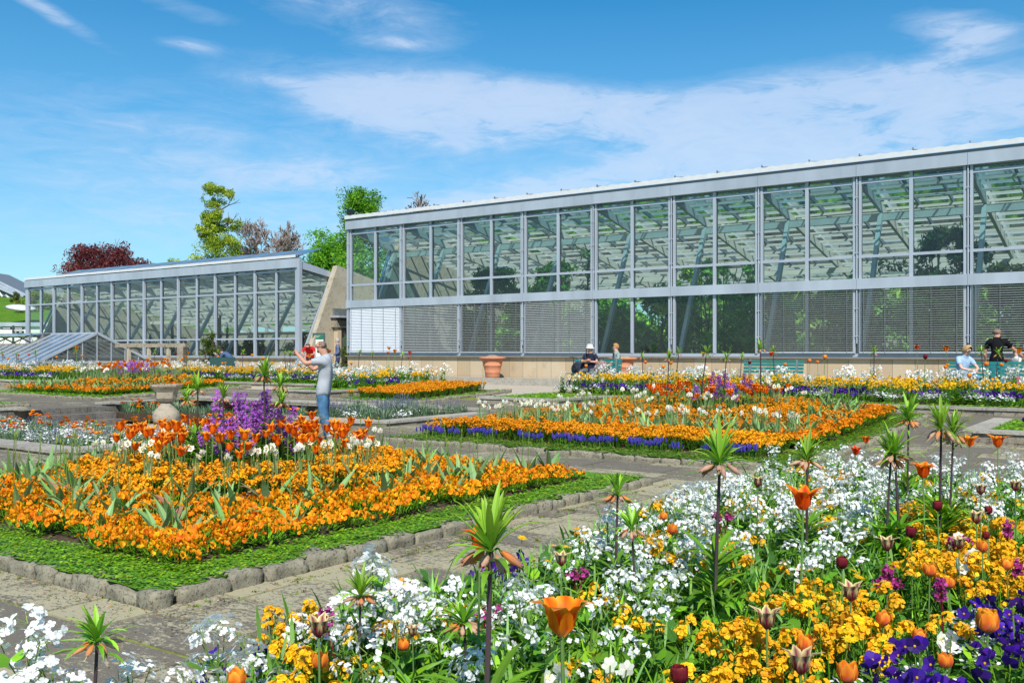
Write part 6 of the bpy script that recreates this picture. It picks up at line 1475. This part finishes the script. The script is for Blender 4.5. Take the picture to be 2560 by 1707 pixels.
    def garment(name, ok, off, mat, fold):
        idx = {}; vs = []; fs = []
        for p, (rg, t) in zip(me.polygons, reg):
            if not ok(rg, t, p.center): continue
            f = []
            for vi in p.vertices:
                if vi not in idx:
                    co = me.vertices[vi].co; nz = noise.noise(co*9+Vector((1, 5, 2)))*fold+noise.noise(Vector((co.x*5, co.y*5, co.z*22)))*fold*.7
                    idx[vi] = len(vs); vs.append(tuple(co+nrm[vi]*(off+nz)))
                f.append(idx[vi])
            fs.append(f)
        b = MB(); b.sm = True; b.add(vs, fs); o_ = b.build(name, mat, body); so = o_.modifiers.new('cloth', 'SOLIDIFY'); so.thickness = .007; so.offset = -1; return o_
    garment('jacket' if longsleeve else 'shirt', lambda rg, t, c: (rg in ('torso', 'hips') and c.z > hem) or (rg == 'up' and (longsleeve or t < .62)) or (longsleeve and rg == 'fore' and t < .92), .017, top, .012)
    garment('trousers', lambda rg, t, c: (rg in ('torso', 'hips', 'leg') and (c.z < V['pelvis'].z+.03 or rg == 'leg')) or (rg == 'shin' and t < .93) , .014, trousers, .012)
    for sN in 'LR':
        an = V['an'+sN]; toe = V.get('toe'+sN, an+Vector((.15, 0, -.05)))
        skinmesh('shoe', [an+Vector((-.04, 0, -.03)), an+Vector((.02, 0, -.02)), toe+Vector((0, 0, -.005)), toe+(toe-an).normalized()*.05], [(0, 1), (1, 2), (2, 3)], [.042, .052, .044, .03], shoes, body, 1)
    rot = Matrix((fw, sdv, upv)).transposed(); H = V['head']
    if hair and hair[1] in ('short', 'bald'):
        hm, style = hair
        def headok(rg, t, c):
            v = c-H; f_, u_ = v.dot(fw), v.dot(upv)
            return rg == 'neck' and v.length < .2 and f_ < (.045 if u_ > .05 else .02 if u_ > .0 else -.02) and u_ > (-.07 if f_ < -.03 else -.045) and (style == 'short' or u_ < .062-.0*f_)
        garment('hair', headok, .004 if style == 'bald' else .012, hm, .002)
    elif hair:
        hm, style = hair; b = MB(); b.sm = True; n, m = 16, 10
        low = {'short': .48, 'bald': .30, 'long': .95, 'full': .62}[style]; vs = []
        for i in range(m+1):
            for j in range(n):
                az_ = 2*PI*j/n; front = .5+.5*math.cos(az_); lim = PI*((low+.08)*(1-front**2.2)+.25*front**2.2); st_ = 0; a = st_+(max(lim, st_+.02)-st_)*i/m
                if style == 'bald' and front > .70: a = st_+.001*i
                rr = {'bald': (.097, .093, .112), 'long': (.118, .112, .132)}.get(style, (.111, .106, .125)); k = 1+(.10 if style == 'long' and a > 1.6 else 0)+.03*noise.noise(Vector((a*4, az_*3, 2)))
                p = H+upv*.018-fw*.012+rot @ Vector((rr[0]*math.sin(a)*math.cos(az_)*k, rr[1]*math.sin(a)*math.sin(az_)*k, rr[2]*math.cos(a))); vs.append(tuple(p))
        b.add(vs, [(i*n+j, (i+1)*n+j, (i+1)*n+(j+1) % n, i*n+(j+1) % n) for i in range(m) for j in range(n)]); b.build('hair', hm, body)
    b = MB()
    for sg in (1, -1): b.ell(H+fw*.086+sdv*sg*.033+upv*.004, (.009, .013, .008), 6, 5, None, rot)
    b.build('eyes', DARK, body); b = MB(); b.beam(H+fw*.089-upv*.062-sdv*.022, H+fw*.089-upv*.062+sdv*.022, .008, .009); b.build('mouth', simple('lips', (.42, .15, .12)), body)
    for e in extras or (): e(body, V, fw, sdv, upv, H)
    return body
def stand(lean=0, **kw):
    d = dict(pelvis=(0, 0, .98), chest=(lean*.4, 0, 1.33), neck=(lean*.7, 0, 1.52), head=(lean+.015, 0, 1.675), shL=(lean*.6, .185, 1.44), shR=(lean*.6, -.185, 1.44), elL=(0, .25, 1.15), elR=(0, -.25, 1.15), wrL=(.08, .26, .90), wrR=(.08, -.26, .90),
             hipL=(0, .095, .90), hipR=(0, -.095, .90), knL=(.03, .11, .50), knR=(.03, -.11, .50), anL=(0, .12, .09), anR=(0, -.12, .09)); d.update(kw); return d
def sit(**kw):
    d = dict(pelvis=(0, 0, .56), chest=(-.02, 0, .92), neck=(.0, 0, 1.10), head=(.03, 0, 1.25), shL=(-.01, .18, 1.02), shR=(-.01, -.18, 1.02), elL=(.06, .24, .76), elR=(.06, -.24, .76), wrL=(.28, .12, .68), wrR=(.28, -.12, .68),
             hipL=(.06, .10, .54), hipR=(.06, -.10, .54), knL=(.45, .14, .52), knR=(.45, -.14, .52), anL=(.45, .14, .09), anR=(.45, -.14, .09)); d.update(kw); return d
leftw = math.atan2(-CR[1], -CR[0])       # facing to the left of the view
tocam = math.atan2(-CF[1], -CF[0])
shoeM = simple('dark_shoe', (.04, .03, .03), .6); denim = cloth('blue_denim', (.075, .17, .30), .9, .35, 7); denim2 = cloth('pale_denim', (.15, .28, .45), .9, .3, 7)
def goatee(body, V, fw, sdv, upv, H): b = MB(); b.sm = True; b.ell(H+fw*.080-upv*.095, (.022, .03, .03), 8, 6); b.build('goatee', HAIRM['brown'], body)
def phone(body, V, fw, sdv, upv, H):
    pass
x, y = atd(812, 15.1)
man = person('bald man in grey t-shirt and blue jeans on the path, holding up a phone', (x, y, 0), leftw,
    stand(-.03, chest=(-.045, 0, 1.35), neck=(.00, 0, 1.54), head=(.055, 0, 1.70), face=(1, 0, -.13), pelvis=(.02, 0, 1.0), hipL=(.03, .095, .92), hipR=(.03, -.095, .92),
          shL=(.0, .19, 1.46), shR=(.02, -.185, 1.455), elL=(.25, .25, 1.405), elR=(.20, -.12, 1.30), wrL=(.42, .075, 1.555), wrR=(.41, -.03, 1.52), hdL=(.5, -.5, .4), hdR=(.6, .3, .5), knL=(-.02, .12, .51), knR=(.03, -.09, .51), anL=(-.14, .13, .09), anR=(-.05, -.10, .09)),
    SKIN, cloth('grey_jersey', (.40, .42, .46), .9, .08, 6), denim, shoeM, (HAIRM['stubble'], 'bald'), s=1.0, slim=.93, extras=[goatee])
ph = thing('phone', (x, y, 0), 'dark phone held up in the hands of the bald man', 'phone'); ph.rotation_euler = (0, 0, leftw)
b = MB(); b.box(.455, .466, -.045, .06, 1.53, 1.60); b.build('case', M['black'], ph)
x, y = atd(775, 42.0)
person('man in a red shirt bending forward beside the entrance board', (x, y, .43), tocam, stand(.3, chest=(.2, 0, 1.25), neck=(.34, 0, 1.36), head=(.46, 0, 1.42), face=(1, 0, -.9), shL=(.26, .2, 1.32), shR=(.26, -.2, 1.32), elL=(.38, .28, 1.06), elR=(.38, -.28, 1.06), wrL=(.55, .12, 1.0), wrR=(.55, -.12, 1.0)),
    SKIN, cloth('red_shirt', (.62, .015, .02)), cloth('dark_trousers', (.03, .03, .04)), shoeM, (HAIRM['brown'], 'short'))
x, y = atd(845, 41.5)
def paper(body, V, fw, sdv, upv, H): pass
person('grey haired woman in a blue grey jacket walking by the entrance', (x, y, .43), leftw+.25, stand(.02, wrL=(.22, .16, 1.02), wrR=(.22, -.16, 1.02), elL=(.0, .24, 1.14), elR=(0, -.24, 1.14), knL=(.12, .1, .5), anL=(.14, .1, .09), anR=(-.16, -.1, .1)), SKIN2,
    cloth('blue_grey_jacket', (.12, .15, .26)), cloth('navy_trousers', (.04, .05, .10)), shoeM, (HAIRM['grey'], 'full'), s=.97, female=True, longsleeve=True)
fx = thing('folded_map', (x, y, .43), 'folded white paper in the hand of the woman in the blue grey jacket', 'paper'); fx.rotation_euler = (0, 0, leftw+.25); b = MB(); b.prism([(.29, .10, .86), (.31, -.1, .84), (.33, -.12, 1.06), (.30, .1, 1.08)], (.004, 0, 0)); b.build('sheets', M['signwhite'], fx)
x, y = atd(578, 41.0)
person('dark haired man in a blue shirt bending over a bench back, reading', (x, y, .43), leftw-.2, stand(.4, pelvis=(-.05, 0, .86), chest=(.22, 0, 1.02), neck=(.38, 0, 1.10), head=(.50, 0, 1.20), face=(1, 0, -.35), shL=(.30, .18, 1.06), shR=(.30, -.18, 1.06), elL=(.42, .22, .86), elR=(.42, -.22, .86), wrL=(.66, .08, 1.0), wrR=(.66, -.08, 1.0), hipL=(-.04, .095, .80), hipR=(-.04, -.095, .80), knL=(.05, .11, .46), knR=(.05, -.11, .46)),
    SKIN2, cloth('slate_blue_shirt', (.07, .12, .22)), denim, shoeM, (HAIRM['brown'], 'full'), longsleeve=True)
bk = thing('open_book', (x, y, .43), 'small open book in the hands of the man in the blue shirt', 'book'); bk.rotation_euler = (0, 0, leftw-.2); b = MB(); b.prism([(.74, -.10, 1.04), (.74, .10, 1.04), (.80, .10, 1.10), (.80, -.10, 1.10)], (0, 0, .02)); b.build('pages', M['capstone'], bk)
# elderly couple on the bench
p = atd(1480, 31.0); bx = p[0]; 
def hat(body, V, fw, sdv, upv, H):
    b = MB(); b.sm = True; rot = Matrix((fw, sdv, upv)).transposed()
    prof = [(.155, .0), (.112, .045), (.110, .09), (.095, .125), (.05, .14), (.004, .145)]; n = 20
    vs = [tuple(H+upv*.02+rot @ Vector((r*math.cos(2*PI*k/n), r*math.sin(2*PI*k/n), z))) for r, z in prof for k in range(n)]
    b.add(vs, [(i*n+k, i*n+(k+1) % n, (i+1)*n+(k+1) % n, (i+1)*n+k) for i in range(len(prof)-1) for k in range(n)]); b.build('sun_hat', M['white'], body)
person('seated elderly man in navy t-shirt, grey trousers and white sun hat', (bx, 26.72, g(26.7)), tocam-.5, sit(wrL=(.20, .0, .84), wrR=(.24, -.02, .88), elL=(.10, .27, .82), elR=(.10, -.27, .82), hdL=(.2, -1, .1), hdR=(.2, 1, .1), face=(1, -.3, 0), knL=(.45, .24, .5), anL=(.52, .24, .09)), SKIN,
    cloth('navy_shirt', (.018, .022, .045)), cloth('grey_trousers', (.13, .13, .14)), shoeM, (HAIRM['grey'], 'short'), s=1.0, extras=[hat])
def bag_label(o): pass
x2, y2 = atd(1524, 30.7)
person('seated woman with short ginger hair in a patterned grey blouse, half behind the pot', (x2, 27.35, g(26.7)+.05), leftw+.2, sit(face=(1, 0, -.2)), SKIN2, cloth('patterned_blouse', (.28, .33, .30), .9, .35, 22), cloth('dark_skirt', (.05, .05, .06)), shoeM, (HAIRM['ginger'], 'full'), female=True)
x3, y3 = atd(1503, 30.6)
t = thing('patterned_bag', (x3, 26.65, g(26.7)+.445), 'brown and cream patterned bag on the bench between the couple', 'bag'); b = MB(); b.sm = True; b.ell((0, 0, .2), (.24, .15, .24), 14, 10); b.build('body', simple('patterned_fabric', (.34, .20, .18), .9, 0, .7, 16), t); b = MB(); b.tube([(-.12, 0, .36), (-.08, 0, .5), (.08, 0, .5), (.12, 0, .36)], .015, 6); b.build('handle', M['black'], t)
t = thing('white_bag', (x3+.2, 26.5, g(26.7)+.1), 'white carrier bag hanging in front of the bench', 'bag'); b = MB(); b.sm = True; b.ell((0, 0, .2), (.16, .1, .2), 10, 8); b.build('body', M['white'], t)
x4, y4 = atd(1420, 30.9)
t = thing('rollator', (x4, 26.9, g(26.9)), 'wheeled walking frame with a dark coat over it beside the bench', 'walking frame', None, .4)
b = MB()
for s_ in (-1, 1): b.tube([(-.25, s_*.27, .1), (-.12, s_*.27, .5), (-.1, s_*.27, .95), (-.25, s_*.27, .98)], .014, 6); b.tube([(.3, s_*.27, .1), (-.1, s_*.27, .75)], .014, 6)
b.tube([(-.12, -.27, .55), (-.12, .27, .55)], .012, 6); b.build('frame', M['black'], t)
for sx_ in (-.25, .3):
    for s_ in (-1, 1): b = MB(); q = [(.1*math.cos(k*PI/8), 0, .1*math.sin(k*PI/8)) for k in range(17)]; b.tube([(sx_+a, s_*.27, .1+c) for a, _, c in q], .016, 6); b.build('wheel', M['black'], t)
b = MB(); b.sm = True; b.ell((.05, 0, .58), (.28, .29, .26), 14, 10); b.build('coat', cloth('dark_coat', (.03, .04, .06), .9, .5, 10), t)
t = thing('walking_stick', (x4+.42, 26.75, g(26.7)), 'brown walking stick standing upright beside the walking frame', 'walking stick'); b = MB(); b.tube([(0, 0, 0), (0, 0, 1.28)], .013, 6); b.build('shaft', M['bark'], t); b = MB(); b.tube([(-.06, 0, 1.28), (.05, 0, 1.29)], .016, 6); b.build('grip', M['bark'], t)
# family at the right
x, y = atd(2492, 24.8)
person('man seen from behind in black t-shirt and blue jeans, arm stretched to the right', (x, y, g(25.5)+.0), math.atan2(CF[1], CF[0])-.35, stand(.0, face=(1, -.6, -.35), elR=(.18, -.42, 1.22), wrR=(.42, -.62, 1.08), elL=(.05, .27, 1.15), wrL=(.18, .24, .92), anL=(.0, .14, .09)), SKIN,
    cloth('black_shirt', (.008, .008, .010)), denim, shoeM, (HAIRM['stubble'], 'short'), s=1.02)
x, y = atd(2412, 24.6)
def shades(body, V, fw, sdv, upv, H):
    b = MB()
    for sg in (1, -1): b.ell(H+fw*.096+sdv*sg*.034+upv*.004, (.012, .03, .02), 8, 6, None, Matrix((fw, sdv, upv)).transposed())
    b.beam(H+fw*.1-sdv*.05+upv*.006, H+fw*.1+sdv*.05+upv*.006, .01, .008); b.build('sunglasses', M['black'], body)
person('seated blond woman in light blue t-shirt and jeans wearing sunglasses', (x, 26.3, g(26.3)), tocam+.35, sit(chest=(.08, 0, .90), neck=(.15, 0, 1.06), head=(.22, 0, 1.20), shL=(.1, .18, .99), shR=(.1, -.18, .99), elL=(.3, .27, .74), elR=(.3, -.27, .74), wrL=(.45, .05, .68), wrR=(.45, -.05, .68), knR=(.42, -.32, .5), anR=(.44, -.36, .09), face=(1, 0, -.15)), SKIN2,
    cloth('pale_blue_shirt', (.36, .50, .68)), denim2, shoeM, (HAIRM['blond'], 'long'), female=True, extras=[shades])
x, y = atd(2541, 24.9)
person('little girl in white top and pink trousers standing at the right frame edge', (x, y, g(25.5)), leftw+.2, stand(.02, elL=(.1, .22, 1.15), wrL=(.3, .15, 1.1)), SKIN2, M['white'], cloth('pink_trousers', (.75, .06, .22)), shoeM, (HAIRM['blond'], 'full'), s=.70, female=True)
# green bench back beside the reading man
x, y = atd(556, 39.9); t = thing('dark_bench', (x, y, .43), 'dark bench back rising over the flowers before the bending man', 'bench', None, leftw+PI/2+1.3)
b = MB(); b.box(-.6, .6, -.03, .02, .55, .92); b.build('back_panel', simple('dark_green_board', (.03, .08, .07), .5), t)
b = MB(); b.box(-.6, .6, .0, .4, .42, .46); b.build('seat', M['aludark'], t); b = MB(); b.box(-.5, -.44, 0, .35, 0, .42); b.box(.44, .5, 0, .35, 0, .42); b.build('leg', M['aludark'], t)
PLACED.setdefault('spent_tulip_plant', []).extend(PLACED.pop('spent_near', []))
flush()
